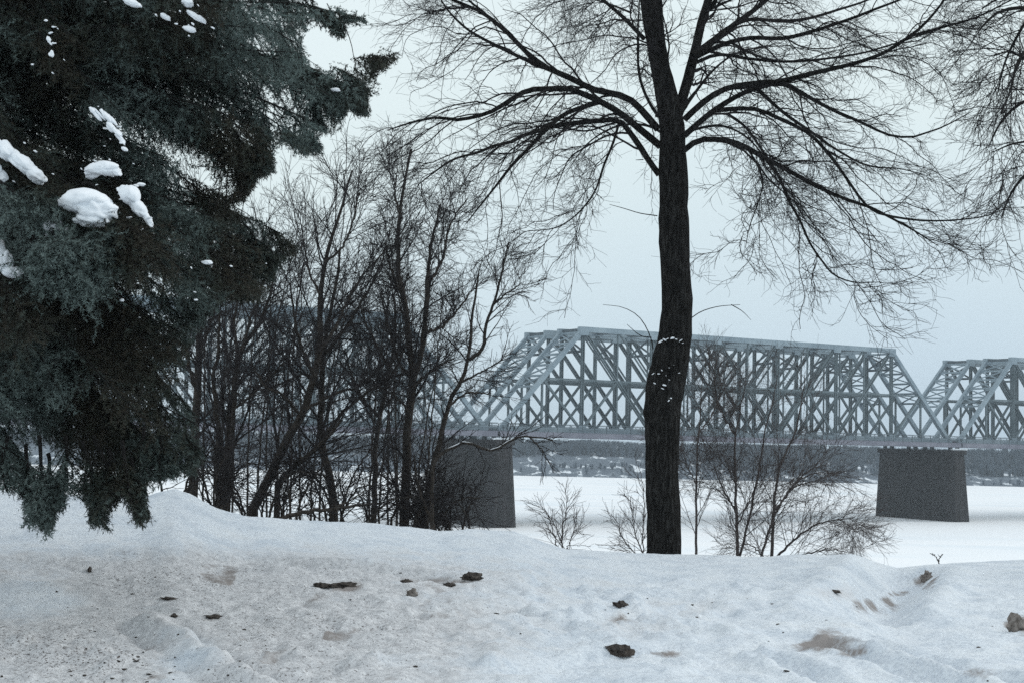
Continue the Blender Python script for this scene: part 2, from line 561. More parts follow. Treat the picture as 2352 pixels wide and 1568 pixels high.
def make_ground():
    xs = axis_steps([(-140, -20, 6), (-20, -9, 0.5), (-9, 9, 0.032), (9, 20, 0.5), (20, 140, 6)])
    ys = axis_steps([(-60, 0, 4), (0, 7, 0.35), (7, 19.6, 0.045), (19.6, 30, 0.25), (30, 66, 1.5)])
    X, Y = np.meshgrid(xs, ys)
    Z = ground(X, Y)
    P = np.stack([X, Y, Z], -1)
    px, py = proj(P)
    def ell(lst):
        r = np.zeros_like(px)
        for cx, cy, rx, ry, s in lst:
            q = ((px - cx) / rx) ** 2 + ((py - cy) / ry) ** 2
            r = np.maximum(r, s * np.clip(1.15 - 0.62 * np.sqrt(q) - 0.12 * q, 0, 1) ** 1.1)
        return r
    vis = Y > 6
    dirt = ell([(430, 1340, 760, 80, .80), (170, 1490, 420, 130, .95), (640, 1440, 560, 120, .80), (640, 1545, 460, 80, .75),
                (560, 1290, 260, 26, .5), (960, 1350, 220, 35, .42), (780, 1550, 420, 60, .40), (1450, 1440, 130, 40, .3),
                (1560, 1395, 160, 30, .25), (1920, 1360, 60, 20, .4)]) * vis
    bright = ell([(80, 1370, 130, 55, .6), (420, 1500, 90, 70, .45), (300, 1455, 90, 26, .35)])
    dirt = np.clip(dirt - bright, 0, 1)
    soil = ell([(2015, 1388, 52, 22, .75), (2060, 1362, 30, 10, .6), (2128, 1330, 26, 24, .8), (1890, 1468, 78, 30, .72), (1960, 1495, 50, 14, .5),
                (1845, 1452, 40, 12, .5), (2250, 1545, 42, 14, .62), (2338, 1440, 32, 26, .95), (770, 1346, 66, 13, .75), (1035, 1340, 70, 16, .55),
                (445, 1418, 80, 9, .6), (1432, 1420, 40, 14, .55), (1530, 1500, 40, 10, .55), (885, 1562, 40, 8, .6), (520, 1300, 70, 6, .5)]) * vis
    soil = soil * np.clip(.55 + 1.5 * fbm(X * 4.5, Y * 2.2, 4, 61), 0, 1.25)
    soil = np.maximum(soil, dirt * np.clip(2.6 * (fbm(X * 3.2, Y * 1.6, 4, 71) - .22), 0, .55))
    ny, nx = X.shape
    idx = np.arange(ny * nx).reshape(ny, nx)
    q = np.stack([idx[:-1, :-1], idx[:-1, 1:], idx[1:, 1:], idx[1:, :-1]], -1).reshape(-1, 4)
    o = mesh_obj('snowy_ground', P.reshape(-1, 3), [q], M_GROUND, attrs={'dirt': dirt.ravel(), 'soil': soil.ravel()})
    tag(o, 'trodden grey snow bank sloping up to the left in front of the river', 'ground', kind='structure')
make_ground()

FAR_Y = 474.0
def far_ground(X, Y):
    d = Y - FAR_Y - 5 * vnoise(X * 0.02, X * 0 + 3, 5)
    h = RIVER_Z - 0.05 + np.clip(d, 0, 60) / 60 * 10.2 + np.where(d > 0, 1.6 * fbm(X * 0.05, Y * 0.05, 3, 8) * np.clip(d / 15, 0, 1), 0)
    return np.where(d < 0, RIVER_Z - 0.5, h)

def make_river():
    xs = np.linspace(-590, 590, 60)
    ys = np.linspace(22, 482, 60)
    X, Y = np.meshgrid(xs, ys)
    P = np.stack([X, Y, np.full_like(X, RIVER_Z)], -1)
    idx = np.arange(X.size).reshape(X.shape)
    q = np.stack([idx[:-1, :-1], idx[:-1, 1:], idx[1:, 1:], idx[1:, :-1]], -1).reshape(-1, 4)
    o = mesh_obj('river', P.reshape(-1, 3), [q], M_RIVER)
    tag(o, 'frozen river under smooth white snow below the bridge', 'river', kind='structure')
    xs = np.linspace(-590, 590, 240)
    ys = np.concatenate([np.linspace(466, 550, 50), np.linspace(560, 890, 12)])
    X, Y = np.meshgrid(xs, ys)
    P = np.stack([X, Y, far_ground(X, Y)], -1)
    idx = np.arange(X.size).reshape(X.shape)
    q = np.stack([idx[:-1, :-1], idx[:-1, 1:], idx[1:, 1:], idx[1:, :-1]], -1).reshape(-1, 4)
    o = mesh_obj('hill', P.reshape(-1, 3), [q], M_HILL)
    tag(o, 'low snowy far bank beyond the frozen river', 'river bank', kind='structure')
make_river()

# brush and trees on the far bank: one mass
def make_far_wood():
    n = 9500
    X = rng.uniform(-210, 300, n)
    Y = FAR_Y + 2 + 58 * rng.uniform(0, 1, n) ** 0.8
    dens = fbm(X * 0.035, Y * 0.16, 3, 17)
    keep = (dens > 0.12) & (Y > FAR_Y + 8)
    keep |= (Y > FAR_Y + 34) & (dens > -0.4)
    keep |= (Y < FAR_Y + 5) & (dens > 0.0)
    X, Y = X[keep], Y[keep]
    Z = far_ground(X, Y)
    n = len(X)
    hmax = EYE[2] + 1.2 + 1.6 * vnoise(X * 0.06, Y * 0, 2) - Z
    H = np.minimum(rng.uniform(1.2, 5.5, n), hmax) * np.where(Y < FAR_Y + 16, .45, 1)
    K = 16
    V, T = [], []
    for k in range(K):
        a = rng.uniform(0, 2 * math.pi, n)
        lean = rng.uniform(0.05, 0.55, n)
        h0 = rng.uniform(0, 0.45, n) * H
        L = (H - h0) * rng.uniform(0.6, 1.0, n)
        dx, dy = np.cos(a) * lean, np.sin(a) * lean
        wv = rng.uniform(0.12, 0.34, n)
        base = np.stack([X + dx * h0 * 0.3, Y + dy * h0 * 0.3, Z + h0], -1)
        tip = base + np.stack([dx * L, dy * L, L], -1)
        s = np.stack([np.sin(a) * wv, -np.cos(a) * wv, np.zeros(n)], -1)
        s2 = np.stack([np.cos(a) * wv, np.sin(a) * wv, np.zeros(n)], -1)
        V.append(np.stack([base - s, base + s2, base + s - s2 * 0.6, tip], 1))
    V = np.concatenate(V)
    m = len(V)
    i = np.arange(m)[:, None] * 4
    Fc = np.concatenate([i + np.array([[0, 1, 3]]), i + np.array([[1, 2, 3]]), i + np.array([[2, 0, 3]])])
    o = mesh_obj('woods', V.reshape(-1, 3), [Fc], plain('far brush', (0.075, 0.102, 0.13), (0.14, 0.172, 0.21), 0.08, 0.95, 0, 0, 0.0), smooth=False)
    tag(o, 'hazy belt of dark bare brush along the far river bank', 'woods', kind='stuff')
make_far_wood()

# ------------------------------------------------------------------ the bridges
B_O = np.array([9.9, 198.0])
B_ANG = math.atan2(0.499, 0.867)
bx_, nx_ = np.array([math.cos(B_ANG), math.sin(B_ANG)]), np.array([-math.sin(B_ANG), math.cos(B_ANG)])
B_Z = EYE[2] + 0.3
WID = 5.5
SPAN, RUN, NP = 84.7, 13.0, 5
PITCH_S = SPAN + 2.2
ZB, ZT = 1.25, 15.3

def copy_tree(o, parent):
    c = o.copy()
    C.objects.link(c)
    c.parent = parent
    for ch in o.children:
        copy_tree(ch, c)
    return c

def make_truss(root):
    """one side of one span in the local x-z plane at y = 0, x from 0 to SPAN"""
    pl = (SPAN - 2 * RUN) / NP
    web = Boxes()
    zm = (ZB + ZT) / 2
    hip0, hip1 = RUN, SPAN - RUN
    def mem(p, q, wd):
        """built-up member: two channels with lacing between"""
        p = np.array([p[0], 0, p[1]]); q = np.array([q[0], 0, q[1]])
        t = norm(q - p); s = np.array([t[2], 0, -t[0]])
        if wd < 0.36:
            web.beam(p, q, wd, wd, (0, 1, 0)); return
        for k in (-1, 1):
            web.beam(p + s * k * wd * 0.36, q + s * k * wd * 0.36, wd * 0.30, 0.42, (0, 1, 0))
        L = np.linalg.norm(q - p); n = max(2, int(L / (wd * 1.5)))
        for i in range(n):
            a, b = p + t * L * i / n, p + t * L * (i + 1) / n
            g = 1 if i % 2 else -1
            web.beam(a + s * g * wd * 0.3, b - s * g * wd * 0.3, 0.10, 0.10, (0, 1, 0))
    nodes = [hip0 + i * pl for i in range(NP + 1)]
    for i, x in enumerate(nodes):
        mem((x, ZB), (x, ZT), 0.44)
    for i in range(NP):
        a, b = nodes[i], nodes[i + 1]
        m = (a + b) / 2
        mem((m, ZB), (m, ZT), 0.20)
        if i < NP // 2:
            mem((a, ZT), (b, ZB), 0.46); mem((a, ZB), (m, zm), 0.30)
            mem((m, ZT), (b, zm), 0.20)
        elif i > NP // 2:
            mem((b, ZT), (a, ZB), 0.46); mem((b, ZB), (m, zm), 0.30)
            mem((m, ZT), (a, zm), 0.20)
        else:
            mem((a, ZT), (b, ZB), 0.4); mem((b, ZT), (a, ZB), 0.4)
    for h, e in ((hip0, 0.0), (hip1, SPAN)):
        mid = (h + e) / 2
        mem((mid, ZB), (mid, zm), 0.26)
        mem((mid, zm), (h, ZB), 0.32)
        mem((mid, zm), (h, zm), 0.24)
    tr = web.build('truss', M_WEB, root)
    c = Boxes(); c.beam((hip0 - 0.2, 0, ZT), (hip1 + 0.2, 0, ZT), 0.62, 0.74)
    for x in nodes: c.beam((x - 0.7, 0, ZT - 0.25), (x + 0.7, 0, ZT - 0.25), 0.70, 1.2)
    c.build('top_chord', M_STEEL, tr)
    c = Boxes(); c.beam((-0.3, 0, ZB), (SPAN + 0.3, 0, ZB), 0.60, 0.62)
    for x in nodes: c.beam((x - 0.6, 0, ZB + 0.2), (x + 0.6, 0, ZB + 0.2), 0.68, 1.0)
    c.build('bottom_chord', M_STEEL, tr)
    c = Boxes(); c.beam((hip0, 0, zm), (hip1, 0, zm), 0.24, 0.26)
    c.build('mid_strut', M_WEB, tr)
    for e, h in ((0.1, hip0), (SPAN - 0.1, hip1)):
        c = Boxes(); c.beam((e, 0, ZB), (h, 0, ZT), 0.56, 0.60, (0, 1, 0))
        c.build('end_post', M_STEEL, tr)
    return tr

def make_span(root):
    t1 = make_truss(root)
    t2 = copy_tree(t1, root)
    t2.location = (0, WID, 0)
    parts = [t1, t2]
    # lattice portals between the two inclined end posts
    zq = lambda f: ZB + (ZT - ZB) * f
    for e, h in ((0.1, RUN), (SPAN - 0.1, SPAN - RUN)):
        p = Boxes()
        fr = np.linspace(0.42, 0.97, 6)
        for a, b in zip(fr[:-1], fr[1:]):
            xa, xb = e + (h - e) * a, e + (h - e) * b
            p.beam((xa, 0, zq(a)), (xb, WID, zq(b)), 0.18, 0.18)
            p.beam((xa, WID, zq(a)), (xb, 0, zq(b)), 0.18, 0.18)
        for a in fr:
            xa = e + (h - e) * a
            p.beam((xa, 0, zq(a)), (xa, WID, zq(a)), 0.30, 0.30)
        parts.append(p.build('portal_brace', M_STEEL, root))
    tb = Boxes()
    hp = (SPAN - 2 * RUN) / (2 * NP)
    for i in range(2 * NP):
        x0, x1 = RUN + i * hp, RUN + (i + 1) * hp
        tb.beam((x0, 0, ZT - 0.05), (x1, WID, ZT - 0.05), 0.15, 0.15)
        tb.beam((x0, WID, ZT - 0.05), (x1, 0, ZT - 0.05), 0.15, 0.15)
        tb.beam((x0, 0, ZT), (x0, WID, ZT), 0.3, 0.4)
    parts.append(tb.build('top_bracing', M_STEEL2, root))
    for i in range(NP + 1):
        sw = Boxes()
        x = RUN + i * 2 * hp
        sw.beam((x, 0, ZT - 3.0), (x, WID, ZT - 3.0), 0.3, 0.35)
        sw.beam((x, 0, ZT - 3.0), (x, WID, ZT - 0.4), 0.22, 0.22)
        sw.beam((x, WID, ZT - 3.0), (x, 0, ZT - 0.4), 0.22, 0.22)
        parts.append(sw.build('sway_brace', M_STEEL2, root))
    dk = Boxes()
    for y in (1.7, WID - 1.7): dk.beam((-0.6, y, 0.62), (SPAN + 0.6, y, 0.62), 0.4, 0.9)
    for i in range(28): dk.beam((i * SPAN / 27, 0.32, 0.55), (i * SPAN / 27, WID - 0.32, 0.55), 0.35, 0.75)
    dk.beam((-0.6, WID / 2, 1.16), (SPAN + 0.6, WID / 2, 1.16), 3.4, 0.16)
    d = dk.build('deck', M_DECK, root)
    wk = Boxes()
    wk.beam((-0.9, -1.05, 0.86), (SPAN + 0.9, -1.05, 0.86), 1.4, 0.12)
    wk.beam((-0.9, -1.72, 0.5), (SPAN + 0.9, -1.72, 0.5), 0.12, 0.62)
    for i in range(34): wk.beam((i * SPAN / 33, -1.6, 0.55), (i * SPAN / 33, -0.32, 0.72), 0.14, 0.2)
    wk.build('walkway', M_DECK, d)
    rl = Boxes()
    for i in range(43): rl.beam((i * SPAN / 42, -1.72, 0.82), (i * SPAN / 42, -1.72, 1.98), 0.09, 0.09)
    for z in (1.3, 1.65, 1.98): rl.beam((-0.9, -1.72, z), (SPAN + 0.9, -1.72, z), 0.07, 0.08)
    rl.build('railing', M_STEEL2, d)
    parts.append(d)
    return parts

def make_bridges():
    s_start = -RUN
    for k, off in enumerate((0.0, 9.2)):
        p = B_O + bx_ * s_start + nx_ * off
        root = empty('truss_bridge', (p[0], p[1], B_Z), B_ANG)
        tag(root, ('grey steel truss bridge over the frozen river, nearer of the two side by side',
                   'grey steel truss bridge partly hidden behind the nearer lattice bridge')[k], 'bridge', 'steel truss bridges over the river')
        if k == 0:
            parts0 = make_span(root)
            base = parts0
        else:
            base = [copy_tree(q, root) for q in parts0]
        for j in (-1, 1):
            for q in base:
                c = copy_tree(q, root)
                c.location = (q.location.x + j * PITCH_S, q.location.y, q.location.z)
make_bridges()

def make_pier(s, label):
    p = B_O + bx_ * s
    root = empty('bridge_pier', (p[0], p[1], RIVER_Z), B_ANG)
    tag(root, label, 'bridge pier', 'stone piers of the bridge')
    H = B_Z - RIVER_Z - 0.25
    y0, y1 = -1.2, 15.7
    def prism(hw, e0, e1, z):
        """plan outline with chamfered ends"""
        c = 0.7
        return [(-hw, e0 + c, z), (-hw + c, e0, z), (hw - c, e0, z), (hw, e0 + c, z), (hw, e1 - c, z), (hw - c, e1, z), (-hw + c, e1, z), (-hw, e1 - c, z)]
    def solid(rings, name, mat, par):
        V = np.array([v for r in rings for v in r], float)
        Fq = []
        for i in range(len(rings) - 1):
            for j in range(8):
                k = (j + 1) % 8
                Fq.append([i * 8 + j, i * 8 + k, (i + 1) * 8 + k, (i + 1) * 8 + j])
        n = len(rings) - 1
        return mesh_obj(name, V, [np.array(Fq), np.array([[n * 8 + j for j in range(8)]])], mat, par, smooth=False)
    solid([prism(2.25, y0 - 0.75, y1 + 0.5, -0.5), prism(1.75, y0, y1, H - 0.7)], 'shaft', M_PIER, root)
    solid([prism(2.05, y0 - 0.3, y1 + 0.3, H - 0.699), prism(2.05, y0 - 0.3, y1 + 0.3, H)], 'cap', M_PIER, root)
    for yy in (0.0, WID, 9.2, 9.2 + WID):
        for xx in (-0.8, 0.8):
            bb = Boxes()
            bb.beam((xx, yy, H - 0.01), (xx, yy, H + 1.5), 0.5, 0.5, (1, 0, 0))
            bb.build('bearing', M_STEEL2, root)
    V, n = [], 0
    sn = Boxes()
    sn.beam((-1.6, -1.1, H + 0.1), (1.75, -1.05, H + 0.14), 0.6, 0.26)
    sn.build('snow_ledge', M_CLEAN, root)
make_pier(-RUN - 0.1, 'dark stone bridge pier half hidden by the bare trees')
make_pier(-RUN + SPAN + 1.1, 'dark stone bridge pier standing clear on the open river snow')

# ------------------------------------------------------------------ the big bare tree
def limb(pts, z0, z1, r0, r1, n=26):
    """traced centre line (picture units) given its own depth from z0 to z1 (metres) and radius in metres"""
    p = smooth_line(np.array(pts, float), n)
    z = np.linspace(0, 1, n) ** 1.2 * (z1 - z0) + z0
    P = pixv(p, z)
    R = np.linspace(1, 0, n) ** 0.8 * (r0 - r1) + r1
    return P, R

def crown_levels(tb, limbs, spec, down=0.5, out_c=None):
    """limbs: list of (P, R) of equal length; spec: list of (count, length lo, hi, rfac, rmin, bend_down, amin, amax, sides, wiggle, tmin)"""
    P = np.stack([p for p, r in limbs])
    R = np.stack([r for p, r in limbs])
    for (cnt, l0, l1, rf, rmin, bd, a0, a1, sd, wg, tmin, nseg) in spec:
        st, d, pr, t = spawn(P, R, cnt, tmin, 0.99, a0, a1, rf)
        m = len(st)
        L = rng.uniform(l0, l1, m) * (1.15 - 0.45 * t)
        r0 = np.maximum(pr, rmin * 1.3)
        r1 = np.full(m, rmin)
        bend = np.zeros((m, 3))
        bend[:, 2] = bd * rng.uniform(0.3, 1.4, m)
        if out_c is not None:
            o = st - out_c
            o[:, 2] = 0
            d = norm(d + 0.35 * norm(o))
            bend += 0.25 * norm(o)
        P, R = grow(st, d, L, nseg, r0, r1, bend, wg)
        tb.add(P, R, sd)
    return P, R

def main_tree():
    Z0 = 18.0
    m_px = Z0 / F
    root_p = pix(1523, 1275, Z0)
    gz = float(ground(root_p[0], root_p[1]))
    root = empty('linden_tree', (root_p[0], root_p[1], gz))
    tag(root, 'tall bare dark tree with wide drooping limbs standing alone on the snow crest', 'tree', 'bare trees')
    inv = np.array([root_p[0], root_p[1], gz])
    prof = np.array([(1345, 1523, 92), (1275, 1523, 82), (1200, 1523, 79), (1100, 1522, 77), (1000, 1522, 79), (930, 1523, 85), (880, 1530, 89), (820, 1541, 83), (760, 1549, 74),
                     (690, 1554, 70), (620, 1550, 67), (550, 1547, 69), (480, 1546, 65), (400, 1545, 65), (340, 1547, 61), (290, 1544, 60), (240, 1536, 55),
                     (150, 1517, 46), (70, 1502, 43), (0, 1492, 41), (-150, 1478, 36), (-400, 1500, 26), (-700, 1490, 16), (-1000, 1510, 6)], float)
    q = smooth_line(prof[:, [1, 0, 2]], 90)
    q[:, 0] += 5 * fbm(np.linspace(0, 16, 90), np.zeros(90) + 2, 3, 15)
    P = pixv(q[:, :2], Z0)
    R = q[:, 2] * m_px / 2 * (1 + .05 * fbm(np.linspace(0, 22, 90), np.zeros(90), 3, 5))
    tr = Tubes()
    tr.add((P - inv)[None], R[None], 18)
    LB = [
        ([(1511,297),(1445,228),(1367,207),(1304,177),(1256,156),(1205,117),(1172,81),(1136,51),(1103,27),(1040,0),(960,-40),(880,-70)], 1.2, .066, .012),
        ([(1304,177),(1256,158),(1202,135),(1151,111),(1094,81),(1064,60),(1031,27),(1013,0),(985,-50)], 2.2, .042, .010),
        ([(1136,51),(1103,22),(1076,0),(1030,-50)], 0.5, .026, .008),
        ([(1517,336),(1466,294),(1421,258),(1373,231),(1331,213),(1304,204),(1265,205),(1217,207),(1175,228),(1133,255),(1085,270),(1043,276),(1004,270),(941,283),(890,300)], -1.6, .070, .008),
        ([(1373,236),(1331,249),(1295,264),(1259,291),(1229,303),(1202,312),(1172,327),(1133,336),(1097,351),(1043,366),(1001,393),(960,425)], -2.6, .044, .007),
        ([(1514,402),(1490,369),(1463,327),(1433,288),(1418,276),(1361,279),(1286,288),(1256,297),(1211,345),(1175,381),(1145,420),(1109,465),(1070,515)], -1.0, .060, .007),
        ([(1421,285),(1409,327),(1388,378),(1370,432),(1346,470),(1310,505),(1270,525),(1215,531)], -1.4, .024, .005),
        ([(1556,262),(1578,190),(1596,120),(1612,50),(1630,-10),(1655,-120),(1690,-260)], 0.8, .10, .04),
        ([(1590,130),(1626,104),(1667,72),(1716,36),(1761,0),(1830,-60)], 1.6, .072, .02),
        ([(1667,68),(1721,45),(1793,49),(1856,43),(1928,22),(1995,0),(2080,-40)], 2.6, .040, .010),
        ([(1590,136),(1658,104),(1721,88),(1802,88),(1874,70),(1950,45),(2009,22),(2067,0),(2160,-40)], -1.8, .046, .010),
        ([(1586,150),(1649,126),(1716,135),(1802,142),(1883,137),(1973,124),(2018,112),(2090,90),(2180,60)], 2.0, .034, .008),
        ([(1572,275),(1622,230),(1671,203),(1739,191),(1793,187),(1874,167),(1964,146),(2036,119),(2090,83),(2121,58),(2166,5),(2195,-50)], -0.8, .060, .012),
        ([(2036,119),(2090,85),(2166,63),(2243,40),(2306,9),(2360,-20)], -1.8, .028, .008),
        ([(1572,312),(1626,265),(1671,234),(1725,207),(1793,193),(1847,218),(1910,252),(1973,279),(2040,310),(2094,315),(2126,306),(2170,290),(2235,255)], 1.5, .055, .007),
        ([(1739,205),(1802,261),(1860,301),(1910,337),(1973,373),(2018,385),(2063,387),(2125,402)], 2.6, .036, .007),
        ([(1640,255),(1690,250),(1739,252),(1793,274),(1856,306),(1901,351),(1941,405),(1982,463),(2018,490),(2108,506),(2189,506),(2270,495),(2330,468)], 0.8, .042, .006),
        ([(1572,345),(1595,328),(1622,320),(1671,324),(1716,340),(1757,364),(1802,387),(1874,427),(1946,459),(2000,477),(2045,500),(2100,530),(2155,565)], -1.8, .056, .006),
        ([(1757,364),(1788,405),(1811,459),(1838,508),(1860,558),(1887,598),(1914,630),(1960,648),(2025,648)], -2.6, .030, .005),
        ([(1671,262),(1712,292),(1748,342),(1784,396),(1822,475)], -1.2, .028, .006),
        ([(1716,340),(1740,380),(1752,420),(1740,470),(1722,520),(1712,570)], -2.0, .018, .005),
        ([(1540,262),(1534,180),(1522,90),(1516,0),(1510,-120)], -0.5, .055, .03),
        ([(1480,90),(1420,30),(1340,-30),(1240,-80)], -1.5, .04, .01),
        ([(1615,40),(1660,-20),(1720,-90)], -1.2, .04, .012),
        ([(1450,30),(1400,10),(1330,-10)], 1.4, .02, .008),
        # limbs reaching towards and away from the viewer
        ([(1545,300),(1500,250),(1470,180),(1465,90),(1470,-20)], -3.4, .034, .006),
        ([(1550,285),(1585,230),(1640,160),(1700,120),(1790,100)], 3.6, .034, .006),
        ([(1540,330),(1590,300),(1660,290),(1720,320),(1770,380)], -3.4, .03, .005),
        ([(1540,320),(1490,290),(1420,290),(1350,330),(1300,400)], 3.0, .028, .005),
    ]
    lim = []
    for pts, dz, r0, r1 in LB:
        zz = Z0
        # limbs that fork off other limbs start at the depth of their parent
        for P2, R2 in lim:
            px, py = proj(P2)
            k = np.argmin(np.hypot(px - pts[0][0], py - pts[0][1]))
            if np.hypot(px[k] - pts[0][0], py[k] - pts[0][1]) < 14 and abs(pts[0][0] - 1540) > 70:
                zz = P2[k, 1]
                break
        P1, R1 = limb(pts, zz, Z0 + dz, r0 * 0.72, r1 * 0.70)
        lim.append((P1, R1))
    tlimbs = Tubes()
    for P1, R1 in lim:
        tr.add((P1 - inv)[None], R1[None], 8)
    # thin water shoots low on the trunk
    for pts, dz in (([(1500,800),(1492,768),(1468,728),(1430,706),(1385,700)], -.6), ([(1496,775),(1470,770),(1440,745)], .3),
                    ([(1582,735),(1610,716),(1650,704),(1700,700)], .8), ([(1680,700),(1705,715),(1725,735)], .8),
                    ([(1510,496),(1470,490),(1430,478),(1400,470)], .4), ([(1478,367),(1460,368)], 0)):
        P1, R1 = limb(pts, Z0, Z0 + dz, .007, .003, 10)
        tr.add((P1 - inv)[None], R1[None], 4)
    tr.build('trunk', M_FURROW, root, jag=0.03)
    loc = [(p - inv, r) for p, r in lim]
    tb = Tubes()
    # (count, len lo, hi, rfac, rmin, down, amin, amax, sides, wiggle, tmin, nseg)
    crown_levels(tb, loc, [(13, .6, 2.0, .40, .0034, -.6, .30, .95, 4, .17, .08, 14), (9, .15, .62, .6, .0022, -.6, .4, 1.2, 3, .2, .12, 8),
                           (5, .10, .34, .65, .0015, -.4, .4, 1.2, 3, .22, .15, 4)], out_c=np.array([0, 0, 0.0]))
    tb.build('crown', M_TWIG, root)
    # snow caught on the swollen, scarred stretch of bark
    for x, y, s in ((1518, 784, 12), (1526, 780, 9), (1533, 778, 7), (1544, 777, 10), (1553, 779, 8), (1563, 782, 9), (1568, 788, 5), (1520, 850, 9), (1513, 858, 6), (1537, 844, 6), (1553, 850, 10), (1560, 856, 6),
                    (1537, 872, 7), (1526, 884, 8), (1522, 892, 5), (1541, 914, 9), (1536, 920, 6), (1504, 880, 6), (1500, 858, 6), (1530, 862, 4), (1548, 838, 4)):
        p = pix(x, y, Z0 - 0.235 + 0.00003 * (x - 1530) ** 2) - inv
        snow_lump('snow_patch', p, (s * .0022 * rng.uniform(.6, 1.7), .012, s * .0011 * rng.uniform(.5, 1.5)), root, 3, rng.uniform(-.7, .7))
    return root

def ico(sub=3):
    import bmesh
    bm = bmesh.new()
    bmesh.ops.create_icosphere(bm, subdivisions=sub, radius=1.0)
    V = np.array([v.co[:] for v in bm.verts])
    Fc = np.array([[v.index for v in f.verts] for f in bm.faces])
    bm.free()
    return V, Fc
ICO = {k: ico(k) for k in (2, 3, 4)}

def lumpy(V, scale, amp, seed):
    return V * (1 + amp * (fbm(V[:, 0] * scale + V[:, 2] * 0.7 * scale + seed, V[:, 1] * scale - V[:, 2] * 0.9 * scale, 4, seed))[:, None])

def snow_lump(name, p, size, parent, sub=3, rot=0.0, seed=None):
    seed = int(rng.integers(1, 900)) if seed is None else seed
    V, Fc = ICO[sub]
    W = lumpy(V, 1.3, 0.55, seed)
    W = np.where((W[:, 2] < -0.25)[:, None], W * np.array([1, 1, 0.55]), W)
    W = W * np.array(size)
    c, s = math.cos(rot), math.sin(rot)
    W = np.stack([W[:, 0] * c - W[:, 2] * s, W[:, 1], W[:, 0] * s + W[:, 2] * c], 1)
    o = mesh_obj(name, W, [Fc], M_CLEAN, parent)
    o.location = p
    return o

main_tree()

# ------------------------------------------------------------------ bare trees and shrubs behind the crest
def c7(l):                                     # reading of an enlarged crop of the photograph, to picture units
    return [(313.6 + x * .5498, 392 + y * .5498) for x, y in l]

def shrub(name, label, cat, Y, stems, spec, group, tw=M_WTWIG, bk=M_WILLOW, snow=()):
    """stems: (points, start radius px, end radius px, depth change)"""
    m_px = Y / F
    b = pix(stems[0][0][0][0], stems[0][0][0][1], Y)
    gz = float(ground(b[0], b[1]))
    inv = np.array([b[0], b[1], gz])
    root = empty(name, inv)
    tag(root, label, cat, group)
    tr, lim = Tubes(), []
    for pts, r0, r1, dz, grounded in stems:
        n = 22
        p = smooth_line(np.array(pts, float), n)
        z = Y + np.linspace(0, 1, n) * dz
        P = pixv(p, z)
        P[1:-1] += rng.normal(size=(n - 2, 3)) * m_px * 1.2
        R = (np.linspace(1, 0, n) ** 0.9 * (r0 - r1) + r1) * m_px * (0.62 if bk is M_SAP else 0.78)
        lim.append((P - inv, R))
        if grounded:
            foot = P[0].copy()
            foot[2] = float(ground(foot[0], foot[1])) - 0.25
            if foot[2] < P[0, 2] - 0.05:
                k = np.linspace(0, 1, 5)[:-1][:, None]
                P = np.vstack([foot * (1 - k) + P[0] * k, P])
                R = np.concatenate([np.linspace(R[0] * 1.15, R[0], 5)[:-1], R])
        tr.add((P - inv)[None], R[None], 8)
    tr.build('trunk', bk, root)
    for q_, f0, f1 in snow:
        P_, R_ = lim[q_]
        i0, i1 = int(f0 * 21), int(f1 * 21) + 1
        P_ = P_[i0:i1] + np.array([-.35, 0, .8]) * R_[i0:i1, None]
        k_ = np.sin(np.linspace(.12, math.pi - .12, len(P_)))
        ts = Tubes()
        ts.add(P_[None], (R_[i0:i1] * .55 * k_ * (1 + .3 * rng.normal(size=len(P_))))[None], 7)
        ts.build('snow_strip', M_CLEAN, root)
    tb = Tubes()
    crown_levels(tb, lim, spec)
    tb.build('crown', tw, root)
    return root

G = 'bare trees on the bank behind the snow crest'
UP = [(14, .6, 2.1, .42, .0048, .22, .3, .95, 4, .08, .16, 10), (7, .25, .95, .6, .0032, .2, .3, .9, 3, .11, .1, 6), (4, .12, .45, .7, .0023, .12, .3, .9, 3, .12, .15, 4)]
UP2 = [(15, .4, 1.15, .42, .0044, .22, .3, .9, 4, .09, .16, 9), (8, .2, .6, .6, .0030, .2, .3, .9, 3, .11, .1, 6), (4, .12, .36, .7, .0022, .12, .3, .9, 3, .12, .15, 4)]
UP3 = [(11, .3, .85, .42, .0042, .22, .3, .9, 4, .09, .16, 9), (5, .15, .42, .6, .0028, .2, .3, .9, 3, .11, .1, 6), (4, .10, .28, .7, .0022, .12, .3, .9, 3, .12, .15, 4)]
def rx(pts): return c7(pts)
shrub('bare_tree', 'straight brown-barked bare tree just right of the spruce boughs', 'tree', 25.0, [
    (rx([(235,1345),(243,1100),(258,900),(262,700),(268,480),(280,300),(300,120)]), 15, 4, 0.5, 1),
    (rx([(243,900),(215,780),(205,640),(180,480)]), 6, 2, -1, 0), (rx([(262,760),(310,640),(350,520),(380,380)]), 6, 2, 1, 0)], UP, G)
shrub('bare_tree', 'clump of slender grey stems rising from one foot left of the leaning trunk', 'tree', 24.0, [
    (rx([(365,1400),(385,1150),(400,950),(440,750),(500,660),(545,560),(580,420)]), 13, 3, 0.8, 1),
    (rx([(345,1390),(345,1100),(322,900),(340,760),(345,600)]), 10, 3, -0.8, 1),
    (rx([(380,1395),(398,1200),(402,1000),(420,800),(410,640),(430,480)]), 9, 3, 0.3, 1),
    (rx([(400,1000),(480,940),(545,870),(620,800)]), 4, 2, -1.0, 0), (rx([(440,760),(470,640),(520,500),(560,330)]), 5, 2, 1.0, 0)], UP, G)
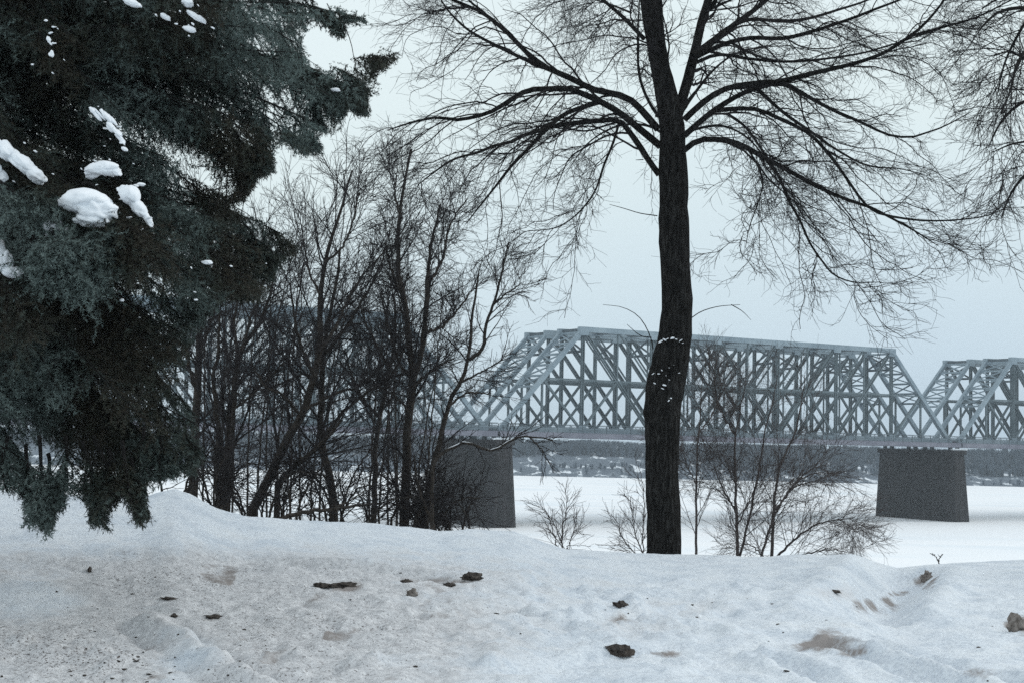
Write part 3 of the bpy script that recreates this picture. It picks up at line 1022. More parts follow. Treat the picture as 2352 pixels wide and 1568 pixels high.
shrub('bare_tree', 'bare tree whose thick trunk leans right over the snow crest before rising', 'tree', 23.5, [
    (rx([(480,1425),(600,1180),(690,1020),(745,860),(765,700),(768,500),(800,340),(850,180),(900,0)]), 15, 2.5, 0.9, 1),
    (rx([(590,1300),(650,1240),(760,1150),(860,1040)]), 9, 3, -0.8, 1),
    (rx([(745,860),(690,740),(660,620),(640,470)]), 6, 2, -1.0, 0), (rx([(760,760),(840,640),(890,520),(960,420),(1060,310)]), 6, 2, 1.2, 0),
    (rx([(690,1020),(600,930),(540,900),(480,800)]), 5, 2, -1.3, 0), (rx([(700,1000),(830,930),(950,890),(1050,780)]), 5, 2, 0.9, 0),
    (rx([(768,520),(720,420),(700,300)]), 4, 2, .6, 0), (rx([(790,380),(860,320),(900,220),(930,90)]), 4, 1.6, -.6, 0)], UP, G, snow=((0, .04, .2), (0, .24, .33)))
shrub('bare_tree', 'upright bare tree with a kinked foot right of the leaning trunk', 'tree', 25.0, [
    (rx([(825,1460),(815,1330),(800,1240),(775,1150),(772,950),(778,800),(800,640),(830,480),(850,330)]), 13, 3, 0.6, 1),
    (rx([(775,1130),(860,1010),(960,930),(1060,860),(1130,720)]), 6, 2, -1.0, 0), (rx([(772,900),(700,850),(600,890),(540,910)]), 5, 2, 1.0, 0),
    (rx([(785,760),(860,680),(930,560),(1000,440),(1040,330)]), 6, 2, 1.2, 0)], UP, G)
shrub('bare_tree', 'slim reddish-brown bare tree left of the tallest pair of stems', 'tree', 26.0, [
    (rx([(990,1465),(995,1250),(1005,1100),(1022,1000),(1055,830),(1085,680),(1070,520)]), 9, 3, 0.5, 1),
    (rx([(1015,1030),(950,960),(900,860),(870,740)]), 5, 2, -.8, 0), (rx([(1055,830),(1010,740),(960,640),(930,560)]), 5, 2, 1, 0)], UP, G)
shrub('bare_tree', 'tallest bare tree of the bank clump with two close dark stems', 'tree', 24.5, [
    (rx([(1118,1490),(1125,1250),(1135,1050),(1155,860),(1140,700),(1125,560),(1092,400),(1100,200),(1130,0),(1150,-90)]), 15, 2.5, 0.4, 1),
    (rx([(1150,900),(1190,760),(1210,600),(1220,420),(1235,280),(1270,140)]), 9, 2.5, -0.7, 0),
    (rx([(1205,680),(1290,640),(1350,570),(1400,500)]), 5, 2, .8, 0), (rx([(1220,480),(1280,360),(1310,230),(1380,120)]), 5, 2, 1.1, 0),
    (rx([(1125,560),(1070,430),(1040,300)]), 5, 2, -.9, 0), (rx([(1150,880),(1090,780),(1050,640),(1020,520)]), 5, 2, .9, 0),
    (rx([(1140,1010),(1070,930),(990,900)]), 4, 2, -.9, 0), (rx([(1105,200),(1080,100),(1090,-20)]), 4, 1.6, .5, 0), (rx([(1150,900),(1240,830),(1330,780)]), 4, 2, .9, 0)], UP2, G)
shrub('bare_tree', 'bare tree bending right towards the bridge end with open zigzag limbs', 'tree', 24.0, [
    (rx([(1205,1500),(1225,1300),(1255,1170),(1305,980),(1350,885),(1388,790),(1395,660),(1410,540),(1430,430)]), 10, 2.5, 0.5, 1),
    (rx([(1388,790),(1440,745),(1462,640),(1490,560),(1520,460),(1535,380),(1555,300)]), 6, 2, -.6, 0),
    (rx([(1490,560),(1550,510),(1610,470)]), 3, 1.5, -.8, 0), (rx([(1300,985),(1380,930),(1480,930)]), 4, 2, .7, 0), (rx([(1350,885),(1420,850),(1530,790)]), 3.5, 1.6, -.7, 0)], UP3, G)
shrub('bare_shrub', 'low bare shrub sending one snow-lined branch across the left pier top', 'shrub', 23.0, [
    (rx([(1235,1495),(1235,1300),(1240,1210),(1330,1150),(1390,1135),(1440,1160),(1500,1160),(1600,1110),(1680,1115),(1740,1125)]), 6, 2, -.4, 1),
    (rx([(1500,1160),(1570,1120),(1610,1090)]), 3, 1.5, 0, 0), (rx([(1640,1110),(1690,1160),(1710,1200)]), 2.5, 1.5, 0, 0),
    (rx([(1240,1480),(1180,1330),(1160,1200)]), 5, 2, .5, 1)], [(8, .2, .6, .5, .005, .1, .3, .9, 3, .12, .2, 6), (4, .1, .3, .6, .0035, .1, .3, .9, 3, .12, .1, 4)], G, snow=((0, .45, .62), (0, .66, .82)))
BK = [(13, .6, 2.0, .45, .0042, .2, .3, .95, 4, .08, .15, 9), (6, .25, .9, .6, .0028, .18, .3, .9, 3, .11, .1, 6), (4, .12, .45, .7, .0020, .12, .3, .9, 3, .12, .15, 4)]
for (x0, top, lean, Yb, lab) in ((500, 560, 30, 30, 'thin bare tree farther back, behind the clump of slender stems'),
                                 (600, 500, 40, 31, 'thin bare tree farther back, behind the leaning trunk'), (945, 640, 10, 30, 'thin bare tree farther back, just right of the reddish-brown tree'),
                                 (700, 520, 60, 29, 'thin bare tree farther back, behind the kinked tree'), (880, 540, 0, 31, 'thin bare tree farther back, left of the tallest pair of stems')):
    yb = float(np.interp(x0, CREST[:, 0], CREST[:, 1])) + 25
    st = []
    for k in range(4):
        a = lean + rng.uniform(-70, 70)
        tp = top + rng.uniform(0, 170) * (k > 0)
        st.append(([(x0 + k * 22 - 33, yb), (x0 + k * 20 - 30 + a * .1, yb * .7 + tp * .3), (x0 + k * 15 - 22 + a * .45, yb * .35 + tp * .65), (x0 + a, tp)], 3.4, 1.0, rng.uniform(-1, 1), 1))
    shrub('bare_tree', lab, 'tree', Yb, st, BK, G)
# tangle of low brush between the trunks
BR = [(11, .4, 1.1, .55, .0046, .05, .3, 1.0, 3, .14, .1, 7), (5, .2, .6, .6, .0038, .02, .3, 1.0, 3, .14, .1, 5)]
for i, (x0, lab) in enumerate(((430, 'bare brush under the lowest right spruce boughs'), (620, 'low bare brush at the foot of the leaning trunk'),
                               (800, 'low bare brush around the kinked trunk foot'), (930, 'low bare brush between the tallest tree and the reddish tree'),
                               (1010, 'low bare brush in front of the left stone pier'))):
    st = []
    for k in range(9):
        xb = x0 + rng.uniform(-75, 75)
        yb = float(np.interp(xb, CREST[:, 0], CREST[:, 1])) + 20
        a = rng.uniform(-1, 1)
        h = rng.uniform(80, 190)
        st.append(([(xb, yb), (xb + a * 25, yb - h * .4), (xb + a * 75, yb - h * .75), (xb + a * 140, yb - h * (.7 + .3 * rng.uniform()))], 4, 1.5, rng.uniform(-1, 1), 1))
    shrub('bare_shrub', lab, 'shrub', 22.5 + 0.5 * i, st, BR, 'bare shrubs on the bank')
st = [(rx([(600,1450),(700,1425),(820,1412),(900,1400),(990,1390)]), 7, 3, .6, 1), (rx([(820,1412),(900,1370),(960,1330)]), 3, 1.5, .3, 0)]
b_ = shrub('fallen_branch', 'dark fallen branch lying low across the feet of the bare trees', 'branch', 20.5, st, [(6, .2, .6, .5, .005, .1, .3, .9, 3, .12, .2, 6), (3, .1, .3, .6, .0035, .1, .3, .9, 3, .12, .1, 4)], None)

# saplings right of the big trunk
SP = [(19, .30, .95, .40, .0026, .12, .3, .95, 3, .10, .10, 8), (7, .15, .55, .6, .0018, .1, .3, .9, 3, .12, .1, 5), (4, .1, .3, .7, .0013, .08, .3, .9, 3, .12, .2, 3)]
SG = 'bare saplings right of the big trunk'
shrub('bare_sapling', 'thin straight sapling just right of the big trunk', 'sapling', 21.0, [
    ([(1598,1285),(1599,1150),(1601,1060),(1605,990),(1610,920),(1617,850)], 5, 1.3, .4, 1), ([(1600,1110),(1580,1070),(1566,1030)], 2.5, 1.2, .3, 0), ([(1604,1000),(1640,940),(1668,880)], 2.5, 1.2, .5, 0)], SP, SG, M_SAP, M_SAP)
shrub('bare_sapling', 'forked bare sapling in the middle of the saplings by the big trunk', 'sapling', 21.5, [
    ([(1695,1290),(1692,1180),(1688,1080),(1690,1000),(1702,930),(1712,870)], 6.5, 1.4, -.4, 1), ([(1698,1280),(1722,1180),(1742,1080),(1755,1010),(1772,930),(1786,860)], 5, 1.4, .5, 1),
    ([(1692,1180),(1655,1110),(1640,1070)], 3, 1.2, -.5, 0), ([(1692,1210),(1730,1130),(1760,1090)], 3, 1.2, .6, 0), ([(1690,1000),(1650,930),(1640,850)], 3, 1.2, .3, 0)], SP, SG, M_SAP, M_SAP)
shrub('bare_sapling', 'widest bare bush with arching branches reaching right over the river', 'sapling', 21.0, [
    ([(1772,1292),(1776,1200),(1782,1120),(1800,1050),(1826,990),(1842,920),(1848,860)], 6.5, 1.4, .4, 1),
    ([(1745,1290),(1770,1210),(1795,1150),(1830,1105),(1880,1085),(1930,1092)], 5, 1.3, -.6, 1),
    ([(1780,1282),(1840,1225),(1880,1202),(1915,1194),(1940,1190),(1962,1186)], 5, 1.3, -.3, 1),
    ([(1782,1170),(1820,1120),(1850,1085),(1900,1062)], 4, 1.2, .5, 0), ([(1790,1285),(1860,1268),(1910,1262),(1945,1268)], 3, 1.2, -.8, 1),
    ([(1765,1290),(1738,1262),(1715,1250),(1690,1258)], 3, 1.2, -.5, 1), ([(1925,1190),(1948,1205),(1970,1222)], 2, 1.2, .2, 0)], SP, SG, M_SAP, M_SAP)
LT = [(15, .15, .5, .6, .0028, .12, .3, .8, 3, .12, .1, 6), (6, .1, .3, .65, .002, .1, .3, .9, 3, .12, .1, 4)]
shrub('bare_shrub', 'small pale twiggy bush alone on the crest right of the left pier', 'shrub', 20.0, [
    ([(1290,1275),(1293,1220),(1300,1170),(1305,1140)], 2.4, 1.1, .1, 1), ([(1285,1275),(1272,1225),(1262,1190),(1250,1165)], 2.2, 1.1, -.2, 1), ([(1295,1275),(1315,1230),(1325,1200)], 2, 1.1, .2, 1)], LT, 'bare shrubs on the bank', M_SAP, M_SAP)
shrub('bare_shrub', 'small twiggy bush half hidden left of the big trunk foot', 'shrub', 20.5, [
    ([(1485,1290),(1465,1240),(1452,1190),(1448,1140)], 2.6, 1.1, .1, 1), ([(1480,1290),(1445,1255),(1425,1225),(1420,1200)], 2.4, 1.1, -.2, 1), ([(1480,1290),(1476,1220),(1480,1150),(1470,1080)], 2.4, 1.1, .2, 1)], LT, 'bare shrubs on the bank', M_SAP, M_SAP)
shrub('bare_shrub', 'single thin bent twig above the snow dip at the far right', 'shrub', 18.6, [
    ([(2158,1300),(2156,1288),(2150,1278),(2136,1270)], 1.6, .9, .1, 1), ([(2156,1288),(2160,1278),(2166,1272)], 1.2, .9, 0, 0)], [(3, .05, .12, .6, .003, 0, .3, .8, 3, .1, .2, 3)], 'bare shrubs on the bank')

# neighbouring tree whose branches enter the picture at the upper right
def right_tree():
    Z0 = 17.0
    b = pix(2760, 1280, Z0)
    gz = float(ground(b[0], b[1]))
    inv = np.array([b[0], b[1], gz])
    root = empty('linden_tree', inv)
    tag(root, 'bare tree outside the right edge whose dense twigs fill the upper right corner', 'tree', 'bare trees')
    tr = Tubes()
    q = smooth_line(np.array([(2760, 1330, 78), (2758, 900, 70), (2765, 500, 62), (2755, 100, 52), (2760, -300, 36), (2765, -800, 8)], float), 40)
    tr.add((pixv(q[:, :2], Z0) - inv)[None], (q[:, 2] * Z0 / F / 2)[None], 14)
    lim = []
    for pts, dz, r0, r1 in (
            ([(2758,420),(2640,250),(2540,130),(2440,60),(2360,20),(2290,30),(2250,70)], -1.4, .07, .008),
            ([(2760,330),(2620,120),(2500,20),(2400,-20),(2310,-10),(2255,20)], 1.2, .07, .008),
            ([(2758,480),(2620,330),(2500,250),(2420,220),(2350,235),(2300,280),(2270,340)], 0.6, .06, .006),
            ([(2758,560),(2620,450),(2510,380),(2430,370),(2370,390),(2325,440),(2300,500)], -1.0, .05, .006),
            ([(2420,222),(2370,150),(2320,120),(2280,130)], .4, .03, .006), ([(2400,-20),(2350,60),(2310,140),(2290,220)], .5, .025, .006),
            ([(2440,60),(2390,80),(2340,140),(2320,210),(2300,260)], -1.5, .026, .006), ([(2430,372),(2380,330),(2330,330),(2280,350)], -.8, .02, .006)):
        P1, R1 = limb(pts, Z0, Z0 + dz, r0, r1)
        lim.append((P1 - inv, R1))
        tr.add((P1 - inv)[None], R1[None], 7)
    tr.build('trunk', M_BARK, root)
    tb = Tubes()
    crown_levels(tb, lim, [(10, .5, 1.3, .42, .0032, -.5, .35, 1.0, 4, .10, .35, 9), (6, .22, .8, .6, .0024, -.45, .35, .9, 3, .12, .12, 6),
                           (4, .12, .40, .65, .0018, -.3, .3, .9, 3, .14, .15, 4)])
    tb.build('crown', M_TWIG, root)
right_tree()

# ------------------------------------------------------------------ the spruce
def spruce():
    tx, ty = -5.3, 11.6
    gz = float(ground(tx, ty))
    inv = np.array([tx, ty, gz])
    root = empty('spruce_tree', inv)
    tag(root, 'large dark blue-green spruce with drooping snow-spotted boughs filling the left side', 'tree')
    tr = Tubes()
    zz = np.linspace(-0.3, 15.5, 30)
    tr.add(np.stack([np.zeros(30), np.zeros(30), zz], 1)[None], (np.linspace(.24, .02, 30))[None], 14)
    tr.build('trunk', M_WILLOW, root)
    boughs = []
    def bough(tip, depth, rise, sag, own=None):
        """rise: how much higher than the tip the bough leaves the trunk"""
        T = pix(tip[0], tip[1], depth) - inv
        A = np.array([0, 0, max(0.6, T[2] + rise)])
        M = A * 0.45 + T * 0.55 + np.array([0, 0, sag])
        u = np.linspace(0, 1, 30)[:, None]
        boughs.append((1 - u) ** 2 * A + 2 * u * (1 - u) * M + u ** 2 * T)
    OUT = np.array([(-700, -900), (700, -900), (716, 8), (770, 18), (848, 34), (848, 54), (796, 56), (790, 84), (774, 86), (752, 62), (712, 48), (690, 90), (712, 158), (770, 154), (832, 130), (908, 114),
                    (918, 138), (884, 156), (864, 172), (866, 214), (842, 220), (848, 264), (816, 260), (800, 246), (788, 280), (766, 304), (742, 306), (714, 300), (742, 348), (706, 352), (690, 366), (652, 330),
                    (628, 336), (632, 394), (592, 408), (562, 462), (520, 476), (596, 504), (704, 544), (712, 566), (644, 606), (606, 694), (546, 690), (474, 724), (444, 786), (424, 850), (446, 930), (466, 1050),
                    (446, 1090), (342, 1110), (332, 1140), (348, 1190), (318, 1208), (296, 1160), (276, 1132), (268, 1170), (252, 1160), (256, 1216), (240, 1228), (234, 1190), (222, 1212), (206, 1204), (200, 1160), (186, 1140), (146, 1136), (150, 1172), (130, 1160), (124, 1228), (98, 1234), (88, 1180), (74, 1214), (54, 1204), (58, 1150), (46, 1134), (0, 1128), (-700, 1128)], float)
    HOLES = [np.array(h, float) for h in ([(378, 346), (466, 342), (468, 420), (404, 432), (380, 400)], [(640, 190), (672, 196), (664, 250), (642, 240)], [(604, 258), (640, 262), (640, 304), (606, 300)],
                                          [(660, 262), (706, 272), (700, 306), (664, 302)], [(566, 74), (622, 84), (618, 122), (574, 112)])]
    def inside(poly, x, y):
        c = np.zeros(x.shape, bool)
        j = len(poly) - 1
        for i in range(len(poly)):
            xi, yi, xj, yj = *poly[i], *poly[j]
            c ^= ((yi > y) != (yj > y)) & (x < (xj - xi) * (y - yi) / (yj - yi + 1e-9) + xi)
            j = i
        return c
    def ok(P, jit):
        px, py = proj(P + inv)
        px = px + rng.normal(size=px.shape) * jit
        py = py + rng.normal(size=py.shape) * jit
        r = inside(OUT, px, py)
        for h in HOLES: r &= ~(inside(h, px, py) & (rng.uniform(size=px.shape) < .5))
        return r & (px > -260) & (py > -330)
    for tip, d, rise, sag in (((845, 42), 11.2, .7, .45), ((908, 128), 10.8, .5, .5), ((850, 200), 10.5, .9, .4), ((835, 245), 10.9, 1.1, .3), ((760, 290), 10.4, 1.0, .4),
                              ((730, 345), 10.9, 1.3, .3), ((640, 385), 10.4, 1.2, .3), ((560, 455), 10.8, 1.3, .3), ((705, 552), 11.6, .7, .4), ((640, 600), 11.4, 1.0, .3),
                              ((590, 680), 10.7, 1.1, .3), ((470, 720), 10.7, 1.2, .3), ((440, 850), 10.5, 1.3, .3), ((455, 950), 10.8, 1.2, .3), ((460, 1060), 10.4, 1.2, .3),
                              ((395, 1085), 10.7, 1.1, .3), ((400, 560), 9.6, 1.4, .3), ((300, 560), 9.4, 1.5, .3), ((180, 560), 9.3, 1.3, .35), ((60, 660), 9.3, 1.2, .3)):
        bough(tip, d, rise, sag)
        bough((tip[0] - 14, tip[1] - 6), d + .25, rise * .8, sag + .1)
        bough((tip[0] - 40, tip[1] + 4), d - .2, rise * 1.15, sag)
    for k in range(200):
        y = rng.uniform(-420, 1120)
        row = np.arange(-100, 900, 6.0)
        ins = inside(OUT, row, np.full(row.shape, y))
        xm = row[ins].max() if ins.any() else 300
        x = xm - 20 - (xm + 140) * rng.uniform(0, 1) ** 1.3
        bough((x, y), rng.uniform(9.4, 12.9), rng.uniform(.2, 1.7), rng.uniform(.1, .6))
    def frond(x0, y0, x1, y1, d0, d1, sag=0.0):
        u = np.linspace(0, 1, 30)[:, None]
        a_, b_ = pix(x0, y0, d0) - inv, pix(x1, y1, d1) - inv
        boughs.append(a_ * (1 - u) + b_ * u + np.array([0, 0, sag]) * u * (1 - u) * 4)
    for q_ in ((90, 1000, 104, 1226, 10.2, 10.1), (60, 1020, 62, 1206, 10.3, 10.2), (110, 1040, 136, 1160, 10.4, 10.2), (215, 1000, 246, 1224, 10.3, 10.1), (190, 1010, 214, 1206, 10.2, 10.2), (250, 1030, 268, 1150, 10.3, 10.2),
               (280, 1010, 326, 1204, 10.1, 10.0), (300, 1050, 345, 1190, 10.2, 10.1), (360, 960, 400, 1100, 10.4, 10.3), (420, 960, 462, 1060, 10.5, 10.4), (330, 980, 336, 1110, 10.3, 10.2), (20, 1000, 10, 1128, 10.2, 10.1), (150, 1000, 165, 1138, 10.3, 10.2),
               (640, 170, 906, 126, 11.0, 10.8, .06), (700, 145, 880, 150, 11.0, 10.9, .05), (720, 160, 862, 208, 10.9, 10.8, .08), (690, 170, 842, 258, 10.9, 10.8, .1), (680, 200, 770, 300, 10.9, 10.9, .06), (650, 260, 738, 346, 10.9, 10.9, .06), (700, 160, 816, 254, 11.0, 10.9, .08),
               (650, 10, 846, 46, 11.2, 11.2, .04), (735, 26, 784, 80, 11.2, 11.2, .02), (640, 60, 690, 150, 11.1, 11.0), (560, 250, 632, 390, 10.6, 10.5, .05), (500, 330, 562, 460, 10.6, 10.6, .05), (530, 300, 600, 406, 10.7, 10.6, .05),
               (420, 470, 708, 556, 11.4, 11.5, .08), (560, 520, 640, 606, 11.3, 11.3, .05), (500, 560, 604, 690, 11.0, 10.9, .05), (420, 620, 470, 722, 10.8, 10.7, .05)):
        frond(*q_)
    for q_ in ((120, 535, 262, 566, 9.1, 9.02, .02), (150, 545, 230, 580, 9.1, 9.0, .02), (255, 505, 345, 575, 9.15, 9.08, .02), (190, 424, 285, 436, 9.25, 9.2, .01), (-30, 405, 104, 458, 9.15, 9.1, .02), (-40, 650, 70, 680, 9.05, 9.0, .02), (70, 545, 170, 568, 9.1, 9.05, .01)):
        frond(*q_)
    B = np.stack(boughs)
    nb = len(B)
    uu = np.linspace(0, 1, 30)
    for c in range(3):                                   # each bough wanders
        for fq in (1.0, 2.3):
            B[:, :, c] += (rng.normal(size=(nb, 1)) * .10 / fq) * np.sin(uu * math.pi * fq + rng.uniform(0, 6, (nb, 1))) * uu
    stems = Tubes()
    R = np.linspace(.026, .004, 30)[None] * np.ones((nb, 1))
    # keep the woody bough only as far as it stays inside the crown
    okb = ok(B.reshape(-1, 3), 0).reshape(nb, 30) | (proj(B + inv)[0] < -200)
    for q in range(nb):
        bad = np.where(~okb[q])[0]
        bad = bad[bad > 4]
        e_ = bad[0] if len(bad) else 30
        if e_ > 6:
            stems.add(B[q:q + 1, :e_], (np.linspace(.017, .004, e_))[None], 5)
    cnt = 46
    pi = np.repeat(np.arange(nb), cnt)
    t = 0.20 + 0.80 * (np.tile((np.arange(cnt) + .5) / cnt, nb)) ** 0.85
    x = np.clip(t * 29, 0, 28.999)
    i = x.astype(int)
    f = (x - i)[:, None]
    st = B[pi, i] * (1 - f) + B[pi, i + 1] * f
    tg = norm(B[pi, i + 1] - B[pi, i])
    sd = norm(np.cross(tg, np.array([0, 0, 1.0])))
    sgn = np.where(np.tile(np.arange(cnt), nb) % 2 == 0, 1, -1)[:, None]
    m = len(st)
    d = norm(tg * rng.uniform(.1, .8, (m, 1)) + sd * sgn * rng.uniform(.2, .9, (m, 1)) + np.array([0, 0, -1]) * rng.uniform(-.1, .9, (m, 1)))
    L = (0.14 + 0.50 * (1 - t) ** 0.6) * rng.uniform(.5, 1.2, m)
    P2, R2 = grow(st, d, L, 6, np.full(m, .0045), np.full(m, .002), np.array([0, 0, -1.1]), .09)
    for sc in (.55, .5):                                 # shorter side shoots where the crown ends
        short = ~ok(P2[:, 5], 3)
        P2[short] = P2[short, :1] + (P2[short] - P2[short, :1]) * sc
        L[short] *= sc
    keep = ok(P2[:, 0], 4) & ok(P2[:, 4], 7)
    P2, R2, L, t2 = P2[keep], R2[keep], L[keep], t[keep]
    clump = np.clip(0.50 + 1.35 * vnoise(P2[:, 3, 0] * 2.3 + P2[:, 3, 1] * 1.1, P2[:, 3, 2] * 2.3 + P2[:, 3, 0], 4) + rng.normal(size=len(P2)) * .10 - .22 * np.clip((P2[:, 3, 1] + inv[1] - 10.3) / 2.0, 0, 1), 0, 1)  # needle colour varies; shade of gaps and rear shoots put into the tint
    stems.add(P2, R2, 3)
    cnt3 = 9
    s3, d3, r3, tt = spawn(P2, R2, cnt3, .08, .98, .5, 1.15, 1.0)
    d3 = norm(d3 + np.array([0, 0, -.25]))
    l3 = rng.uniform(.06, .16, len(s3))
    tint3 = np.clip(np.repeat(clump, cnt3) + rng.normal(size=len(s3)) * .10 + .12 * tt, 0, 1)  # outer shoots tinted lighter, light on the tips put into the colour
    k3 = ok(s3 + d3 * (l3 * .8)[:, None], 4)
    s3, d3, l3, tint3 = s3[k3], d3[k3], l3[k3], tint3[k3]
    A = P2[:, :-1].reshape(-1, 3)
    Bq = P2[:, 1:].reshape(-1, 3)
    da = Bq - A
    la = np.linalg.norm(da, axis=1)
    tinta = np.clip(np.repeat(clump - .1, 6) + rng.normal(size=len(A)) * .1, 0, 1)
    ka = ok(Bq, 4)
    bo = B[:, 5:-1].reshape(-1, 3)
    dbo = (B[:, 6:] - B[:, 5:-1]).reshape(-1, 3)
    lbo = np.linalg.norm(dbo, axis=1)
    kb = ok(bo + dbo, 0)
    Q = np.concatenate([s3, A[ka], bo[kb]])
    D = norm(np.concatenate([d3, da[ka], dbo[kb]]))
    LL = np.concatenate([l3, la[ka], lbo[kb]])
    TT = np.concatenate([tint3, tinta[ka], np.full(int(kb.sum()), .4)])
    st_obj = stems.build('branches', M_BARK, root)
    T = len(Q)
    per = np.clip((LL / .0056).astype(int), 7, 26)
    tot = int(per.sum())
    ti = np.repeat(np.arange(T), per)
    u = rng.uniform(0, 1, tot)
    base = Q[ti] + D[ti] * (LL[ti] * u)[:, None]
    rv = norm(rng.normal(size=(tot, 3)))
    pp = norm(rv - D[ti] * np.sum(rv * D[ti], -1, keepdims=True))
    nd = norm(D[ti] * rng.uniform(.35, .8, (tot, 1)) + pp * .8)
    ln = rng.uniform(.018, .030, tot)[:, None]
    sdv = norm(np.cross(nd, rng.normal(size=(tot, 3)))) * .0033
    V = np.stack([base - sdv, base + sdv, base + nd * ln], 1).reshape(-1, 3)
    Fc = np.arange(tot * 3).reshape(-1, 3)
    print('needles', tot, 'shoots', T)
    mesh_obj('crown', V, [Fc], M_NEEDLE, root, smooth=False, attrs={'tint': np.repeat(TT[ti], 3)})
    # snow lying on the boughs
    def clump(dpt, lumps):
        """one cap of snow grown out of several overlapping lumps"""
        c0 = pix(lumps[0][0], lumps[0][1], dpt)
        Vs, Fs, n0 = [], [], 0
        V, Fc = ICO[4]
        for x, y, w_, h_, rot in lumps:
            k = dpt / F
            sd = int(rng.integers(1, 900))
            W = lumpy(V, 1.2, .38, sd) * (1 + .10 * vnoise(V[:, 0] * 6 + sd, V[:, 2] * 6 + V[:, 1] * 4, 2))[:, None]
            W = np.where((W[:, 2] < -0.2)[:, None], W * np.array([.9, 1, 0.7]), W)
            W = W * np.array([w_ * k, min(w_, h_ * 1.4) * k, h_ * k])
            c, s_ = math.cos(rot), math.sin(rot)
            W = np.stack([W[:, 0] * c - W[:, 2] * s_, W[:, 1], W[:, 0] * s_ + W[:, 2] * c], 1)
            Vs.append(W + pix(x, y, dpt + .02 * rng.uniform(-1, 1)) - c0)
            Fs.append(Fc + n0)
            n0 += len(W)
        o = mesh_obj('snow_clump', np.concatenate(Vs), [np.concatenate(Fs)], M_CLEAN, root)
        o.location = c0 - inv
    clump(9.05, [(194, 468, 56, 34, .1), (222, 484, 46, 38, -.2), (212, 508, 38, 22, 0), (246, 484, 24, 18, .3), (182, 508, 16, 9, 0)])
    clump(9.25, [(236, 390, 40, 20, .08), (216, 398, 26, 15, .3), (258, 392, 22, 13, -.5)])
    clump(9.2, [(298, 452, 28, 24, -.6), (318, 480, 30, 17, -.85), (338, 504, 24, 9, -1.0), (286, 440, 18, 13, 0)])
    clump(9.2, [(18, 352, 34, 22, -.6), (50, 378, 36, 20, -.6), (82, 404, 30, 19, -.6), (-14, 338, 30, 24, -.3)])
    clump(9.2, [(0, 410, 16, 22, 0), (-14, 400, 18, 24, 0)])
    clump(9.15, [(124, 518, 24, 14, -.1), (140, 528, 16, 7, -.7), (110, 522, 12, 12, .2)])
    clump(9.15, [(107, 541, 5, 5, 0)])
    clump(9.1, [(6, 604, 22, 34, -.4), (22, 626, 20, 16, -.3), (-14, 590, 26, 40, 0)])
    clump(9.1, [(43, 626, 12, 12, 0)])
    # powder left on the shoots round the caps
    V, Fc = ICO[2]
    Vs, Fs, n0 = [], [], 0
    for k_ in range(90):
        cx, cy, sx, sy = ((210, 475, 95, 60), (240, 385, 60, 28), (312, 480, 45, 60), (50, 380, 80, 60), (20, 615, 45, 50), (250, 290, 45, 55), (430, 40, 70, 40), (125, 525, 40, 25), (330, 640, 200, 60), (120, 110, 40, 60))[k_ % 10]
        x, y = rng.normal(cx, sx * .6), rng.normal(cy, sy * .6)
        if y < -20 or x < -20: continue
        dp = rng.uniform(9.12, 9.5)
        sz = rng.uniform(.003, .010)
        W = lumpy(V, 2.0, .8, k_) * np.array([sz * rng.uniform(1, 2.2), sz, sz * .7])
        rr = rng.uniform(-.9, .3)
        W = np.stack([W[:, 0] * math.cos(rr) - W[:, 2] * math.sin(rr), W[:, 1], W[:, 0] * math.sin(rr) + W[:, 2] * math.cos(rr)], 1)
        Vs.append(W + pix(x, y, dp) - inv)
        Fs.append(Fc + n0)
        n0 += len(W)
    tag(mesh_obj('snow_powder', np.concatenate(Vs), [np.concatenate(Fs)], M_CLEAN, root), kind='stuff')
    for dp, x, y, w_, h_, rot in ((9.6, 379, 40, 13, 8, -.5), (9.6, 450, 40, 26, 8, -.55), (9.6, 434, 68, 16, 8, -.3), (9.5, 302, 8, 22, 11, -.3), (9.6, 430, 8, 14, 12, -.2), (9.5, 476, 603, 13, 6, 0),
                                  (9.3, 285, 343, 8, 6, -.5), (9.3, 324, 424, 9, 5, 0), (9.35, 312, 427, 6, 4, 0), (10.4, 770, 207, 12, 5, 0), (9.4, 112, 92, 5, 9, .2), (9.4, 118, 125, 6, 9, 0), (9.3, 280, 690, 5, 4, 0), (9.2, 236, 622, 8, 4, 0)):
        clump(dp, [(x, y, w_, h_, rot), (x + w_ * .4, y + h_ * .3, w_ * .6, h_ * .7, rot)])
    # thin dusting on the sloping bough above
    for i_ in range(9): clump(9.3, [(214 + 9 * i_ + rng.uniform(-8, 8), 250 + 8.5 * i_ + rng.uniform(-10, 10), rng.uniform(9, 19), rng.uniform(3, 7), -.8)])
    for i_ in range(7): clump(9.3, [(232 + 6 * i_ + rng.uniform(-6, 6), 258 + 8 * i_ + rng.uniform(-8, 8), rng.uniform(10, 20), rng.uniform(3, 8), -.8)])
spruce()

